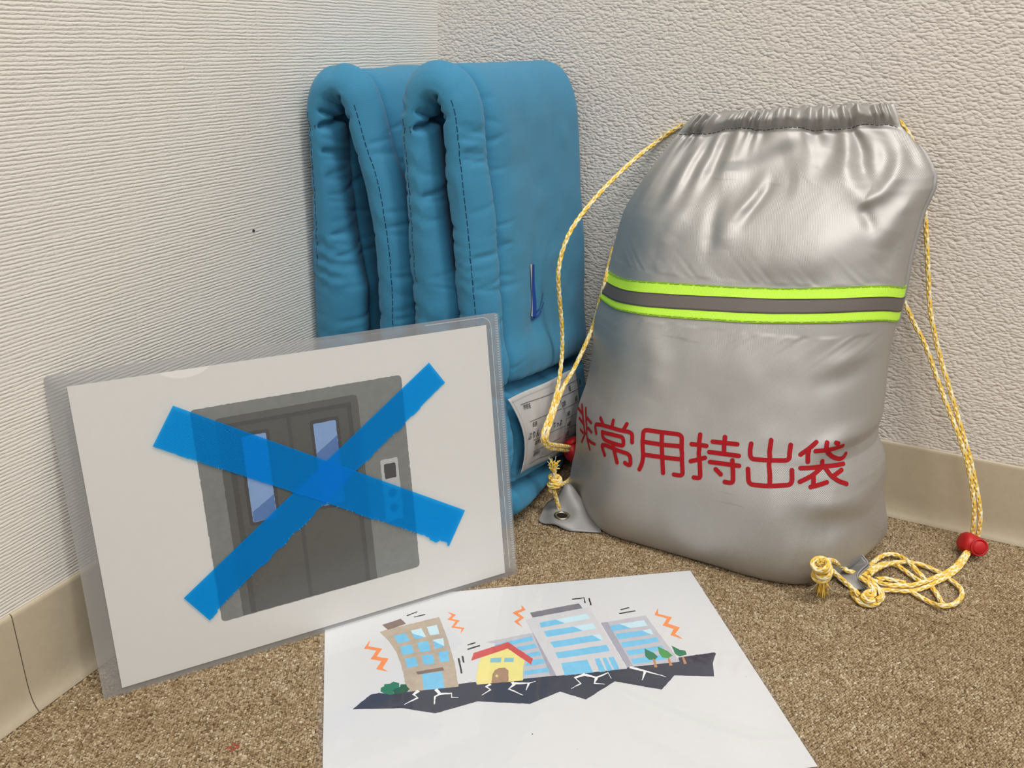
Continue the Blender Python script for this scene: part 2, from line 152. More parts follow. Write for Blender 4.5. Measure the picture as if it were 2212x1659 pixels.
TOWN = [["ground",[[-287.23,119.73],[-274.84,107.7],[-269.12,106.78],[-262.05,109.29],[-248.66,108.84],[-214.71,109.31],[-213.89,106.81],[-202.08,106.34],[-201.86,106.37],[-201.28,109.5],[-168.83,109.99],[-167.83,108.61],[-144.3,108.83],[-144.32,109.19],[-92.11,110.0],[-91.48,108.6],[-51.71,108.7],[-50.57,104.22],[-21.63,102.91],[-21.04,104.32],[-27.42,113.66],[-32.37,127.35],[-60.25,121.9],[-74.37,134.28],[-104.63,121.18],[-129.5,135.3],[-145.41,125.05],[-168.62,133.45],[-203.21,125.5],[-232.87,132.08],[-253.89,123.94]]],["beige",[[-265.62,41.96],[-260.47,40.13],[-219.22,30.82],[-215.82,56.7],[-213.88,86.47],[-214.48,109.34],[-248.14,108.98],[-250.73,101.8],[-250.99,91.74],[-252.16,80.54],[-254.7,66.13],[-258.95,54.42]]],["brown",[[-263.21,33.84],[-248.8,28.57],[-245.22,35.23],[-259.29,40.37]]],["blue",[[-255.48,48.42],[-246.89,45.74],[-243.95,55.51],[-252.19,57.7]]],["blue",[[-251.63,61.19],[-242.95,59.93],[-241.71,69.83],[-250.32,70.65]]],["blue",[[-238.9,58.42],[-230.44,57.98],[-229.86,69.14],[-237.36,69.27]]],["blue",[[-248.98,74.94],[-241.31,74.07],[-240.21,83.99],[-248.12,84.69]]],["blue",[[-236.59,73.16],[-228.57,73.15],[-227.98,83.44],[-235.86,83.43]]],["blue",[[-224.22,71.23],[-217.22,71.11],[-217.51,82.61],[-224.06,82.45]]],["pale",[[-242.18,43.84],[-234.05,42.31],[-231.61,52.95],[-239.69,54.39]]],["pale",[[-229.94,41.57],[-221.95,40.07],[-221.11,51.03],[-228.38,51.71]]],["pale",[[-226.7,57.24],[-218.91,56.19],[-219.16,65.76],[-226.31,67.63]]],["blue",[[-241.51,47.52],[-232.49,53.3],[-239.69,54.39]]],["blue",[[-226.63,58.52],[-219.16,65.76],[-226.31,67.63]]],["blue",[[-238.39,92.58],[-224.09,92.41],[-223.87,109.35],[-238.26,108.96]]],["brown",[[-242.1,90.02],[-223.04,87.87],[-222.37,91.56],[-241.35,92.91]]],["green2",[[-259.81,106.35],[-257.65,103.71],[-254.48,103.41],[-253.8,100.94],[-250.13,101.49],[-249.32,104.3],[-247.98,106.37],[-249.68,108.72],[-253.87,110.26],[-258.52,109.86]]],["green1",[[-267.84,105.85],[-267.42,102.21],[-265.24,101.07],[-265.12,99.18],[-260.98,99.09],[-258.81,97.45],[-254.73,99.65],[-254.99,103.78],[-257.68,104.43],[-259.81,106.35],[-258.52,109.86],[-262.08,110.01],[-266.13,107.58]]],["grey2",[[-188.16,65.7],[-149.73,60.14],[-144.3,108.83],[-168.05,108.58],[-172.6,71.99]]],["grey3",[[-151.06,60.78],[-148.92,60.72],[-144.15,108.44],[-148.29,108.54]]],["blue",[[-182.28,69.69],[-152.66,64.19],[-152.23,69.06],[-181.28,74.11]]],["blue",[[-174.23,75.62],[-152.24,73.0],[-151.15,77.48],[-169.35,80.14]]],["blue",[[-165.47,83.31],[-150.68,81.78],[-150.27,86.51],[-163.46,87.35]]],["blue",[[-161.37,90.95],[-150.02,90.27],[-149.21,95.29],[-164.18,96.2]]],["blue",[[-165.75,101.11],[-148.55,99.84],[-147.91,104.25],[-166.79,105.29]]],["yellow",[[-194.75,82.52],[-173.28,75.33],[-163.2,90.25],[-166.13,97.88],[-168.98,110.37],[-201.28,109.5],[-200.8,102.69],[-197.13,89.06]]],["red",[[-198.88,76.45],[-171.63,68.26],[-157.08,89.11],[-159.53,95.24],[-173.06,75.36],[-201.7,84.29]]],["dullblue",[[-187.48,84.07],[-179.47,84.42],[-180.94,89.53],[-188.5,88.39]]],["dullblue",[[-177.34,85.22],[-170.52,86.2],[-171.68,90.54],[-178.66,89.45]]],["tan",[[-191.03,110.0],[-189.13,101.38],[-186.6,97.03],[-183.32,95.21],[-178.97,95.51],[-176.98,98.56],[-178.93,109.98]]],["knob",[[-185.11,103.17],[-185.54,104.09],[-186.27,104.43],[-186.9,104.1],[-187.23,103.37],[-187.09,102.48],[-186.48,101.81],[-185.78,101.7],[-185.25,102.33]]],["grey2",[[-96.18,56.86],[-58.38,53.19],[-51.03,108.45],[-90.8,108.35]]],["grey3",[[-96.18,56.86],[-90.61,56.32],[-86.78,108.42],[-91.33,108.22]]],["grey1",[[-152.98,44.47],[-147.41,42.57],[-99.94,36.27],[-91.86,109.81],[-144.11,109.58]]],["slate",[[-147.92,36.28],[-106.77,30.35],[-105.43,36.87],[-147.19,42.61]]],["blue",[[-143.54,49.68],[-130.14,47.52],[-124.07,53.13],[-143.13,55.77]]],["pale",[[-130.14,47.52],[-103.93,44.36],[-102.69,50.68],[-123.93,53.1]]],["blue",[[-142.09,59.98],[-118.4,58.09],[-112.43,64.0],[-141.64,67.21]]],["pale",[[-118.23,57.84],[-102.49,56.38],[-101.35,63.0],[-112.47,64.22]]],["blue",[[-140.33,73.09],[-106.62,70.29],[-101.46,76.98],[-138.97,79.74]]],["pale",[[-106.62,70.29],[-100.52,69.88],[-100.16,76.56],[-101.46,76.98]]],["blue",[[-139.37,85.25],[-99.0,82.46],[-98.82,89.73],[-138.71,92.02]]],["blue",[[-137.68,97.08],[-117.94,96.4],[-117.29,110.19],[-138.22,110.13]]],["blue",[[-112.28,96.42],[-108.53,96.17],[-108.15,110.51],[-112.65,110.59]]],["blue",[[-106.56,96.36],[-103.59,96.16],[-102.69,110.13],[-106.67,110.34]]],["blue",[[-101.92,96.25],[-97.84,96.24],[-97.46,109.71],[-101.55,110.09]]],["blue",[[-90.65,61.84],[-82.07,60.38],[-74.92,66.53],[-90.1,67.91]]],["blue",[[-88.48,71.3],[-67.35,70.4],[-61.82,76.24],[-88.48,77.96]]],["blue",[[-87.53,81.61],[-58.3,79.89],[-58.66,85.18],[-87.92,87.62]]],["blue",[[-86.69,91.21],[-57.58,89.66],[-58.27,94.72],[-86.45,96.69]]],["blue",[[-85.9,100.54],[-60.58,99.46],[-59.52,104.66],[-85.84,106.26]]],["pale",[[-82.07,60.38],[-61.62,58.87],[-60.91,65.92],[-74.92,66.53]]],["pale",[[-67.35,70.4],[-60.08,69.73],[-59.62,76.1],[-61.82,76.24]]],["green1",[[-72.22,90.81],[-67.1,96.36],[-65.31,101.23],[-68.58,104.05],[-72.99,103.33],[-74.41,98.97]]],["trunk",[[-69.73,102.23],[-68.58,104.05],[-69.43,112.06],[-71.64,111.7]]],["green3",[[-61.41,90.35],[-55.49,96.85],[-54.06,101.7],[-58.64,103.94],[-62.3,102.53],[-63.0,97.34]]],["trunk",[[-58.79,103.47],[-57.46,103.68],[-57.79,111.83],[-60.43,111.9]]],["green1",[[-50.82,90.72],[-46.36,96.16],[-42.62,97.99],[-43.25,102.1],[-49.07,103.33],[-51.39,100.05]]],["trunk",[[-47.54,103.94],[-46.06,103.78],[-46.74,111.55],[-49.1,111.57]]],["orange",[[-272.96,49.74],[-274.54,57.23],[-264.57,61.35],[-269.0,69.37],[-260.59,73.1],[-265.38,82.46],[-261.36,86.97],[-269.88,82.55],[-265.76,74.79],[-273.44,71.59],[-268.78,62.74],[-277.87,59.27]]],["orange",[[-212.4,25.13],[-205.89,29.95],[-209.67,34.5],[-203.83,37.36],[-208.8,43.89],[-201.3,46.83],[-205.75,53.85],[-203.78,47.88],[-211.5,44.9],[-207.14,38.18],[-213.32,34.95],[-209.18,30.41]]],["orange",[[-152.98,25.35],[-150.68,32.07],[-157.68,35.28],[-153.87,41.61],[-159.55,45.89],[-157.38,53.13],[-162.35,44.98],[-157.1,41.13],[-161.72,34.21],[-153.49,30.66]]],["orange",[[-45.3,45.49],[-47.68,52.9],[-38.46,58.57],[-44.19,65.66],[-36.53,71.44],[-43.38,78.2],[-39.34,85.07],[-47.35,78.92],[-42.17,72.42],[-49.38,67.21],[-42.85,59.35],[-51.13,53.74]]],["ink",["L",1.15,[[-243.92,25.56],[-235.44,21.69]]]],["ink",["L",1.15,[[-238.57,28.07],[-229.58,26.04]]]],["ink",["L",1.3,[[-201.94,66.85],[-195.71,65.05]]]],["ink",["L",1.3,[[-202.71,71.84],[-192.94,68.9]]]],["ink",["L",1.3,[[-210.51,80.27],[-210.38,87.76],[-210.4,96.51]]]],["ink",["L",1.3,[[-207.47,78.27],[-207.32,85.41]]]],["ink",["L",1.3,[[-110.79,24.48],[-100.56,23.97],[-101.64,30.6]]]],["ink",["L",1.3,[[-96.7,24.78],[-97.77,34.13]]]],["ink",["L",1.3,[[-75.88,43.27],[-68.08,41.51]]]],["ink",["L",1.3,[[-78.38,47.75],[-64.37,46.28]]]],["white",["L",[2.6,0.4],[[-241.95,109.12],[-245.79,112.39],[-243.25,115.71],[-252.88,120.84]]]],["white",["L",[2.6,0.6],[[-230.23,109.45],[-227.69,114.48],[-219.92,115.16],[-220.37,119.03],[-215.79,119.87]]]],["white",["L",[1.8,0.7],[[-228.17,114.63],[-231.52,116.53],[-232.73,123.68]]]],["white",["L",[2.3,0.4],[[-191.82,110.41],[-195.34,112.55],[-192.78,116.01],[-199.54,120.25]]]],["white",["L",[2.6,0.4],[[-176.59,110.67],[-175.72,113.4],[-180.08,117.04],[-171.54,124.68]]]],["white",["L",[2.2,0.4],[[-175.6,112.38],[-165.08,113.68],[-159.96,112.57]]]],["white",["L",[1.6,0.6],[[-165.08,113.68],[-168.52,120.33]]]],["white",["L",[2.6,0.4],[[-123.4,110.96],[-131.66,113.52],[-129.08,119.69],[-137.17,123.72]]]],["white",["L",[2.4,0.6],[[-123.59,111.57],[-116.41,115.64],[-106.68,112.06],[-106.33,118.24]]]],["white",["L",[2.2,0.5],[[-116.45,115.86],[-119.53,121.16],[-112.42,123.09]]]],["white",["L",[2.6,0.4],[[-89.51,108.79],[-79.71,114.51],[-66.9,122.4]]]],["white",["L",[2,0.6],[[-79.71,114.51],[-84.91,123.09]]]],["ink",[[-172.03,160.23],[-172.2797701554959,160.66287991974616],[-172.7795400996778,160.66327790002813],[-173.02999936586377,160.23079632645823],[-172.78091895461117,159.79751915855513],[-172.28115027811816,159.79632521871875]]]]
LEFTCORD = [[[0.262,0.0047,0.3495],[0.25,0.0029,0.3417],[0.2365,-0.0056,0.3301],[0.232,-0.0289,0.3236],[0.224,-0.0624,0.3102],[0.217,-0.0897,0.2968],[0.21,-0.1126,0.2818],[0.205,-0.1307,0.2667],[0.202,-0.1402,0.25],[0.2015,-0.1452,0.2326],[0.2015,-0.1401,0.2105],[0.202,-0.1322,0.1826],[0.203,-0.1298,0.1554],[0.206,-0.1426,0.1285],[0.2085,-0.1639,0.1097],[0.2095,-0.1809,0.0987],[0.2095,-0.1832,0.0905],[0.2095,-0.1689,0.0769],[0.208,-0.1388,0.0613],[0.206,-0.0943,0.0391]],[[0.203,0.0122,0.2257],[0.2205,-0.069,0.2168],[0.217,-0.0734,0.1912],[0.214,-0.0775,0.1688],[0.211,-0.0925,0.1495],[0.21,-0.1166,0.134],[0.2105,-0.1379,0.1277],[0.2105,-0.1513,0.119],[0.2115,-0.1684,0.1053],[0.2115,-0.1788,0.0937],[0.211,-0.1755,0.0848],[0.2105,-0.1579,0.0747],[0.209,-0.1345,0.0631],[0.206,-0.0922,0.0418]],[[0.205,-0.0837,0.0205],[0.208,-0.0904,0.0138],[0.213,-0.1166,0.0193],[0.216,-0.1386,0.0266],[0.217,-0.1572,0.034]],[[0.2165,-0.1675,0.035],[0.217,-0.1629,0.025],[0.2185,-0.1595,0.0148],[0.2195,-0.1561,0.0052],[0.2203,-0.155,-0.0007]]]
LKNOT = [0.216,-0.1636,0.0408]
LFRAY = [0.215,-0.1652,0.0548]
LSTOP = [0.2065,-0.0985,0.0422]
RIGHTCORD = [[[0.4435,-0.012,0.3666],[0.4486,-0.01,0.3616],[0.4568,-0.008,0.3516],[0.4671,-0.006,0.3296],[0.4757,-0.007,0.3035],[0.4838,-0.008,0.273],[0.4921,-0.01,0.2379],[0.4979,-0.011,0.214],[0.5033,-0.012,0.1982],[0.5147,-0.014,0.1706],[0.5299,-0.017,0.1393],[0.5441,-0.02,0.1098],[0.5556,-0.023,0.0862],[0.5664,-0.025,0.0595],[0.5745,-0.027,0.0365],[0.5777,-0.028,0.0161],[0.5761,-0.029,0.0054]],[[0.4701,-0.012,0.2269],[0.4779,-0.011,0.213],[0.4886,-0.012,0.1966],[0.4989,-0.014,0.1825],[0.5097,-0.016,0.1637],[0.521,-0.019,0.1427],[0.5325,-0.022,0.1225],[0.5439,-0.026,0.1031],[0.5555,-0.028,0.0792],[0.5639,-0.03,0.0566],[0.5699,-0.031,0.0349],[0.5723,-0.031,0.0162],[0.5716,-0.031,0.0052]],[[0.5703,-0.0501,0.012],[0.5676,-0.0582,0.008],[0.5603,-0.0794,0.0062],[0.553,-0.0944,0.0062],[0.5438,-0.1095,0.007],[0.534,-0.125,0.0085],[0.5245,-0.1353,0.009],[0.5119,-0.1419,0.009],[0.503,-0.1408,0.0075],[0.4964,-0.1388,0.007],[0.488,-0.1382,0.009],[0.4846,-0.1405,0.011]],[[0.5718,-0.0506,0.011],[0.5694,-0.06,0.007],[0.5626,-0.081,0.0045],[0.5547,-0.0972,0.0042],[0.5456,-0.112,0.0045],[0.5348,-0.1275,0.0045],[0.5254,-0.1367,0.0045],[0.5126,-0.1424,0.005],[0.5037,-0.1486,0.006],[0.4986,-0.1521,0.007]],[[0.4881,-0.1441,0.011],[0.4911,-0.1256,0.009],[0.4957,-0.1072,0.007],[0.5019,-0.0919,0.0055],[0.5092,-0.0843,0.005],[0.5169,-0.0855,0.005],[0.5236,-0.0964,0.0075],[0.53,-0.1055,0.0065],[0.5365,-0.112,0.0045],[0.5419,-0.1204,0.004],[0.5464,-0.1305,0.004],[0.5496,-0.1402,0.004],[0.552,-0.1447,0.0045],[0.5557,-0.1428,0.0045],[0.5601,-0.1363,0.0042],[0.5647,-0.1239,0.0042],[0.5645,-0.1136,0.0042],[0.5605,-0.1065,0.0042],[0.5547,-0.1003,0.004],[0.5495,-0.0955,0.004],[0.5415,-0.0912,0.004],[0.5328,-0.089,0.0042],[0.524,-0.0904,0.0045],[0.5137,-0.0991,0.0065],[0.504,-0.1108,0.0075],[0.4978,-0.1219,0.008],[0.4931,-0.1342,0.009]],[[0.4908,-0.1346,0.011],[0.4962,-0.1209,0.009],[0.5041,-0.103,0.0045],[0.5129,-0.0997,0.004],[0.5198,-0.1046,0.004],[0.5267,-0.1115,0.004],[0.5327,-0.1166,0.0042],[0.5367,-0.1198,0.004]],[[0.5207,-0.1294,0.004],[0.528,-0.1371,0.0042],[0.5351,-0.1417,0.0042],[0.5427,-0.1456,0.0042],[0.5495,-0.1519,0.008],[0.553,-0.1502,0.0085]],[[0.4989,-0.1345,0.006],[0.5054,-0.1274,0.0045],[0.5133,-0.1262,0.0042],[0.5219,-0.1248,0.004]],[[0.4838,-0.1608,0.006],[0.4877,-0.1666,0.0045],[0.4938,-0.1704,0.0045],[0.4994,-0.1689,0.005],[0.5039,-0.1603,0.005],[0.5046,-0.1526,0.006],[0.4997,-0.1559,0.009],[0.4935,-0.1648,0.011],[0.4904,-0.1696,0.009],[0.4946,-0.1744,0.009],[0.4993,-0.1722,0.01]],[[0.4814,-0.1602,0.004],[0.486,-0.1684,0.0042],[0.4915,-0.173,0.0042],[0.4978,-0.1716,0.0042],[0.503,-0.1646,0.0042],[0.5059,-0.1547,0.0045]],[[0.4855,-0.1487,0.013],[0.4918,-0.1518,0.012],[0.4962,-0.1586,0.012],[0.4987,-0.1647,0.011],[0.4958,-0.1699,0.011],[0.4913,-0.1669,0.01]],[[0.4919,-0.1437,0.012],[0.497,-0.1517,0.012],[0.5014,-0.1569,0.011],[0.504,-0.1626,0.009],[0.5007,-0.1684,0.008]],[[0.4566,-0.1907,0.044],[0.4598,-0.176,0.038],[0.4649,-0.1564,0.026],[0.4701,-0.1453,0.016],[0.4758,-0.1419,0.012],[0.4813,-0.1393,0.01]],[[0.459,-0.186,0.038],[0.4645,-0.1779,0.03],[0.471,-0.172,0.022],[0.4776,-0.1678,0.015],[0.4835,-0.1659,0.01],[0.4879,-0.1681,0.008]]]
RKNOT = [[0.4545,-0.1928,0.045],[0.4565,-0.1893,0.04],[0.4553,-0.1915,0.037],[0.4586,-0.1855,0.032],[0.4573,-0.1829,0.026]]
RFRAY = [[0.4571,-0.1795,0.023],[0.4591,-0.1736,0.006]]
RSTOP = [0.5716,-0.0465,0.0125]
LTAB_B = [[0.2062,-0.1759,0.003],[0.2096,-0.1773,0.0022],[0.2189,-0.1775,0.002],[0.2361,-0.1784,0.002],[0.2506,-0.1735,0.002],[0.2659,-0.1672,0.002]]
LTAB_T = [[0.2062,-0.1759,0.003],[0.2046,-0.1538,0.008],[0.2142,-0.1495,0.018],[0.2209,-0.1429,0.03],[0.2341,-0.1439,0.02],[0.2502,-0.1528,0.009],[0.2659,-0.1672,0.0025]]
LEYE = [0.2257,-0.1661,0.0075]
RTAB_O = [[0.4995,-0.0627,0.014],[0.4966,-0.0745,0.014],[0.4867,-0.0845,0.018],[0.4808,-0.1,0.022],[0.4806,-0.1099,0.022],[0.4821,-0.1186,0.019],[0.4878,-0.1249,0.016],[0.4903,-0.1259,0.014],[0.4849,-0.1409,0.013],[0.4837,-0.1448,0.01],[0.4865,-0.1479,0.007],[0.4919,-0.1493,0.003]]
RTAB_I = [[0.5005,-0.0557,0.014],[0.4974,-0.0604,0.013],[0.4906,-0.0672,0.013],[0.4827,-0.0761,0.013],[0.4768,-0.0899,0.012],[0.4728,-0.1068,0.011],[0.4686,-0.1191,0.01],[0.467,-0.1281,0.008],[0.4677,-0.1401,0.007],[0.4708,-0.1491,0.006],[0.4767,-0.1522,0.004],[0.4825,-0.1539,0.002]]
LABEL = {"corners":[[-0.2271,0.1432],[-0.0685,0.1172],[-0.0677,0.0286],[-0.1958,0.0588]],"items":{"a0":[-0.2074,0.1316],"a1":[-0.1405,0.1174],"a2":[-0.0635,0.1054],"b0":[-0.194,0.1109],"b1":[-0.1189,0.0941],"c0":[-0.1858,0.0894],"c1":[-0.1065,0.0709],"d0":[-0.1816,0.0753],"d1":[-0.1097,0.0599],"e0":[-0.1817,0.0621],"e1":[-0.1615,0.0588],"e2":[-0.1399,0.0524],"e3":[-0.1214,0.0492],"e4":[-0.1019,0.0446],"v0":[-0.1315,0.1157],"v1":[-0.1198,0.1008],"v2":[-0.1066,0.0789],"v3":[-0.1048,0.0514],"h10":[-0.1306,0.1079],"h11":[-0.0576,0.0944],"h20":[-0.114,0.0918],"h21":[-0.0574,0.0811],"h30":[-0.1065,0.0781],"h31":[-0.0554,0.069],"h40":[-0.1019,0.0656],"h41":[-0.0529,0.054],"h50":[-0.1034,0.0552],"h51":[-0.0508,0.041]},"text":[["学校名",[-0.2032,0.1256],0.0052],["校",[-0.1341,0.1004],0.0058],["名前",[-0.1892,0.1039],0.0054],["ぷりん",[-0.198,0.095],0.0078],["あっぷ",[-0.1402,0.0821],0.0072],["血液型",[-0.1817,0.0829],0.0054],["連絡先",[-0.1791,0.0693],0.0052],["1年",[-0.1244,0.1086],0.0068],["組",[-0.0969,0.104],0.0064],["番",[-0.0684,0.1002],0.0064],["2年",[-0.1172,0.0953],0.0068],["組",[-0.0819,0.0884],0.0064],["3年",[-0.1063,0.0805],0.0068],["4年",[-0.1016,0.0675],0.0068],["5年",[-0.102,0.0566],0.0068]]}
SLOT = [[-0.1568,0.2382],[-0.1485,0.2363],[-0.1455,0.1883],[-0.1541,0.1916]]
SPOT = [-0.2022,0.3777]
WALLDOT = [0.0,-0.2948,0.2735]
STAIN = [0.1415,-0.5133,0.001]

# ------------------------------------------------------------------ helpers
def link(o): scene.collection.objects.link(o); return o
def mesh_obj(name, verts, faces, mats, parent=None, smooth=True, midx=None, kind=None, label=None):
    me = bpy.data.meshes.new(name)
    me.from_pydata([tuple(map(float, v)) for v in verts], [], [tuple(map(int, f)) for f in faces])
    for m in (mats if isinstance(mats, (list, tuple)) else [mats]): me.materials.append(m)
    if midx is not None: me.polygons.foreach_set('material_index', np.asarray(midx, np.int32))
    if smooth: me.polygons.foreach_set('use_smooth', np.ones(len(me.polygons), bool))
    me.update()
    o = link(bpy.data.objects.new(name, me))
    if parent: o.parent = parent
    if kind: o['kind'] = kind
    if label: o['label'] = label
    return o
def empty(name, label, cat, matrix=None, group=None):
    o = link(bpy.data.objects.new(name, None)); o.empty_display_size = .02
    if matrix is not None: o.matrix_world = matrix
    if label: o['label'] = label
    if cat: o['category'] = cat
    if group: o['group'] = group
    return o
def local(parent, P):
    """world points -> the parent's own space"""
    M = np.array(parent.matrix_world.inverted()); P = np.asarray(P, float)
    return P@M[:3, :3].T + M[:3, 3]
def grid_faces(n, m, off=0, wrap_m=False):
    i, j = np.meshgrid(np.arange(n-1), np.arange(m if wrap_m else m-1), indexing='ij')
    a = i*m+j; b = i*m+(j+1) % m; c = (i+1)*m+(j+1) % m; d = (i+1)*m+j
    return (np.stack([a, b, c, d], -1).reshape(-1, 4)+off)
def box(x0, x1, y0, y1, z0, z1):
    v = [(x, y, z) for x in (x0, x1) for y in (y0, y1) for z in (z0, z1)]
    f = [(0, 1, 3, 2), (4, 6, 7, 5), (0, 4, 5, 1), (2, 3, 7, 6), (0, 2, 6, 4), (1, 5, 7, 3)]
    return v, f
def uvmap(o, uv):
    """per-vertex uv (metres)"""
    me = o.data; l = me.uv_layers.new(name='metres')
    idx = np.zeros(len(me.loops), np.int32); me.loops.foreach_get('vertex_index', idx)
    l.data.foreach_set('uv', np.asarray(uv, np.float32)[idx].ravel())

# ------------------------------------------------------------------ materials
def srgb(r, g, b):
    f = lambda c: (c/255/12.92) if c <= 10.3 else ((c/255+.055)/1.055)**2.4
    return (f(r), f(g), f(b), 1)
class NT:
    def __init__(s, name):
        s.m = bpy.data.materials.new(name); s.m.use_nodes = True
        s.t = s.m.node_tree; s.p = s.t.nodes['Principled BSDF']; s.out = s.t.nodes['Material Output']
    def n(s, typ, **kw):
        x = s.t.nodes.new(typ)
        for k, v in kw.items():
            if k.startswith('i_'):
                key = k[2:]; key = int(key) if key.isdigit() else key.replace('_', ' ')
                x.inputs[key].default_value = v
            else: setattr(x, k, v)
        return x
    def l(s, a, b): s.t.links.new(a, b)
    def coord(s, kind='Object', scale=(1, 1, 1), rot=(0, 0, 0)):
        tc = s.n('ShaderNodeTexCoord'); mp = s.n('ShaderNodeMapping')
        mp.inputs['Scale'].default_value = scale; mp.inputs['Rotation'].default_value = rot
        s.l(tc.outputs[kind], mp.inputs['Vector']); return mp.outputs[0]
    def noise(s, vec, scale, detail=2, rough=.5, dist=0):
        x = s.n('ShaderNodeTexNoise'); x.inputs['Scale'].default_value = scale; x.inputs['Detail'].default_value = detail
        x.inputs['Roughness'].default_value = rough; x.inputs['Distortion'].default_value = dist
        if vec is not None: s.l(vec, x.inputs['Vector'])
        return x.outputs['Fac']
    def math(s, op, a, b=None, clamp=False):
        x = s.n('ShaderNodeMath', operation=op, use_clamp=clamp)
        for k, q in enumerate((a, b)):
            if q is None: continue
            if isinstance(q, (int, float)): x.inputs[k].default_value = q
            else: s.l(q, x.inputs[k])
        return x.outputs[0]
    def ramp(s, fac, stops):
        x = s.n('ShaderNodeValToRGB'); e = x.color_ramp.elements
        while len(e) < len(stops): e.new(.5)
        for k, (p, c) in enumerate(stops): e[k].position = p; e[k].color = c
        s.l(fac, x.inputs[0]); return x.outputs[0]
    def mix(s, fac, a, b, blend='MIX'):
        x = s.n('ShaderNodeMix', data_type='RGBA', blend_type=blend)
        for sock, q in ((x.inputs[0], fac), (x.inputs[6], a), (x.inputs[7], b)):
            if isinstance(q, (int, float, tuple)): sock.default_value = q
            else: s.l(q, sock)
        return x.outputs[2]
    def bump(s, h, strength, dist, base=None):
        x = s.n('ShaderNodeBump'); x.inputs['Strength'].default_value = strength; x.inputs['Distance'].default_value = dist
        s.l(h, x.inputs['Height'])
        if base is not None: s.l(base, x.inputs['Normal'])
        return x.outputs[0]
    def normal(s, nrm): s.l(nrm, s.p.inputs['Normal'])
    def base(s, c):
        if isinstance(c, tuple): s.p.inputs['Base Color'].default_value = c
        else: s.l(c, s.p.inputs['Base Color'])
    def set(s, **kw):
        for k, v in kw.items(): s.p.inputs[k.replace('_', ' ')].default_value = v
        return s
def plain(name, col, rough=.6, metal=0, mottle=.0, spec=.4):
    m = NT(name); m.set(Roughness=rough, Metallic=metal); m.p.inputs['Specular IOR Level'].default_value = spec
    if mottle:
        f = m.noise(m.coord(), 160, 4, .65); lo = tuple(c*(1-mottle) for c in col[:3])+(1,); hi = tuple(min(1, c*(1+mottle)) for c in col[:3])+(1,)
        m.base(m.ramp(f, [(.3, lo), (.7, hi)]))
    else: m.base(col)
    return m.m

def mat_wall_left():
    m = NT('string_wallpaper'); m.set(Roughness=.75); m.p.inputs['Specular IOR Level'].default_value = .25
    co = m.coord(); sp = m.n('ShaderNodeSeparateXYZ'); m.l(co, sp.inputs[0])
    w1 = m.noise(m.coord(scale=(1, .22, 1)), 190, 3, .6)                # threads wander
    ph = m.math('ADD', m.math('MULTIPLY', sp.outputs['Z'], 2*math.pi/.0024), m.math('MULTIPLY', w1, 7))
    a = m.math('POWER', m.math('ADD', m.math('MULTIPLY', m.math('SINE', ph), .5), .5), .55)
    am = m.noise(m.coord(scale=(1, .3, 1)), 150, 2)                     # and come and go
    b = m.noise(m.coord(scale=(1, .5, 1)), 760, 2, .6)
    c = m.noise(m.coord(scale=(1, 1, .07)), 260, 1, .5)                 # upright cracks in the weave
    cr = m.math('SUBTRACT', 1, m.math('MULTIPLY', m.math('SUBTRACT', c, .62, True), 9, True))
    h = m.math('ADD', m.math('MULTIPLY', a, m.math('ADD', am, .2)), m.math('MULTIPLY', b, .95))
    h = m.math('MULTIPLY', h, m.math('ADD', m.math('MULTIPLY', cr, .35), .65))
    m.normal(m.bump(h, .55, .0008))
    t = m.noise(m.coord(), 6, 3)
    m.base(m.mix(m.math('MULTIPLY', t, .5), srgb(232, 228, 220), srgb(226, 221, 212)))
    return m.m
def mat_wall_right():
    m = NT('woven_wallpaper'); m.set(Roughness=.72); m.p.inputs['Specular IOR Level'].default_value = .25
    co = m.coord(scale=(.62, 1, 1))
    ns = m.n('ShaderNodeTexNoise'); ns.inputs['Scale'].default_value = 120; m.l(co, ns.inputs['Vector'])
    ad = m.n('ShaderNodeVectorMath', operation='MULTIPLY_ADD'); ad.inputs[1].default_value = (.004, .004, .004)
    m.l(ns.outputs['Color'], ad.inputs[0]); m.l(co, ad.inputs[2])
    v = m.n('ShaderNodeTexVoronoi', feature='SMOOTH_F1'); v.inputs['Scale'].default_value = 420; v.inputs['Randomness'].default_value = .78; v.inputs['Smoothness'].default_value = .22
    m.l(ad.outputs[0], v.inputs['Vector'])
    h = m.math('SUBTRACT', 1, m.math('POWER', m.math('MULTIPLY', v.outputs['Distance'], 1.25), 2))
    h = m.math('ADD', h, m.math('MULTIPLY', m.noise(m.coord(scale=(.5, 1, 1)), 260, 2), .3))
    h = m.math('ADD', h, m.math('MULTIPLY', m.noise(co, 800, 1), .18))
    m.normal(m.bump(h, .75, .0010))
    m.base(m.mix(m.math('MULTIPLY', m.noise(m.coord(), 5, 3), .6), srgb(224, 217, 209), srgb(216, 208, 199)))
    return m.m
def mat_carpet_base():
    m = NT('carpet_backing'); m.set(Roughness=.95); m.p.inputs['Specular IOR Level'].default_value = .1
    v = m.noise(m.coord(), 420, 3, .7)
    m.base(m.ramp(v, [(.35, srgb(70, 56, 38)), (.65, srgb(132, 112, 84))])); m.normal(m.bump(v, .8, .003)); return m.m
def mat_carpet_pile():
    m = NT('carpet_loops'); m.set(Roughness=.9); m.p.inputs['Specular IOR Level'].default_value = .15
    at = m.n('ShaderNodeAttribute', attribute_type='INSTANCER', attribute_name='tint')
    m.l(at.outputs['Color'], m.p.inputs['Base Color']); m.p.inputs['Sheen Weight'].default_value = .08
    return m.m
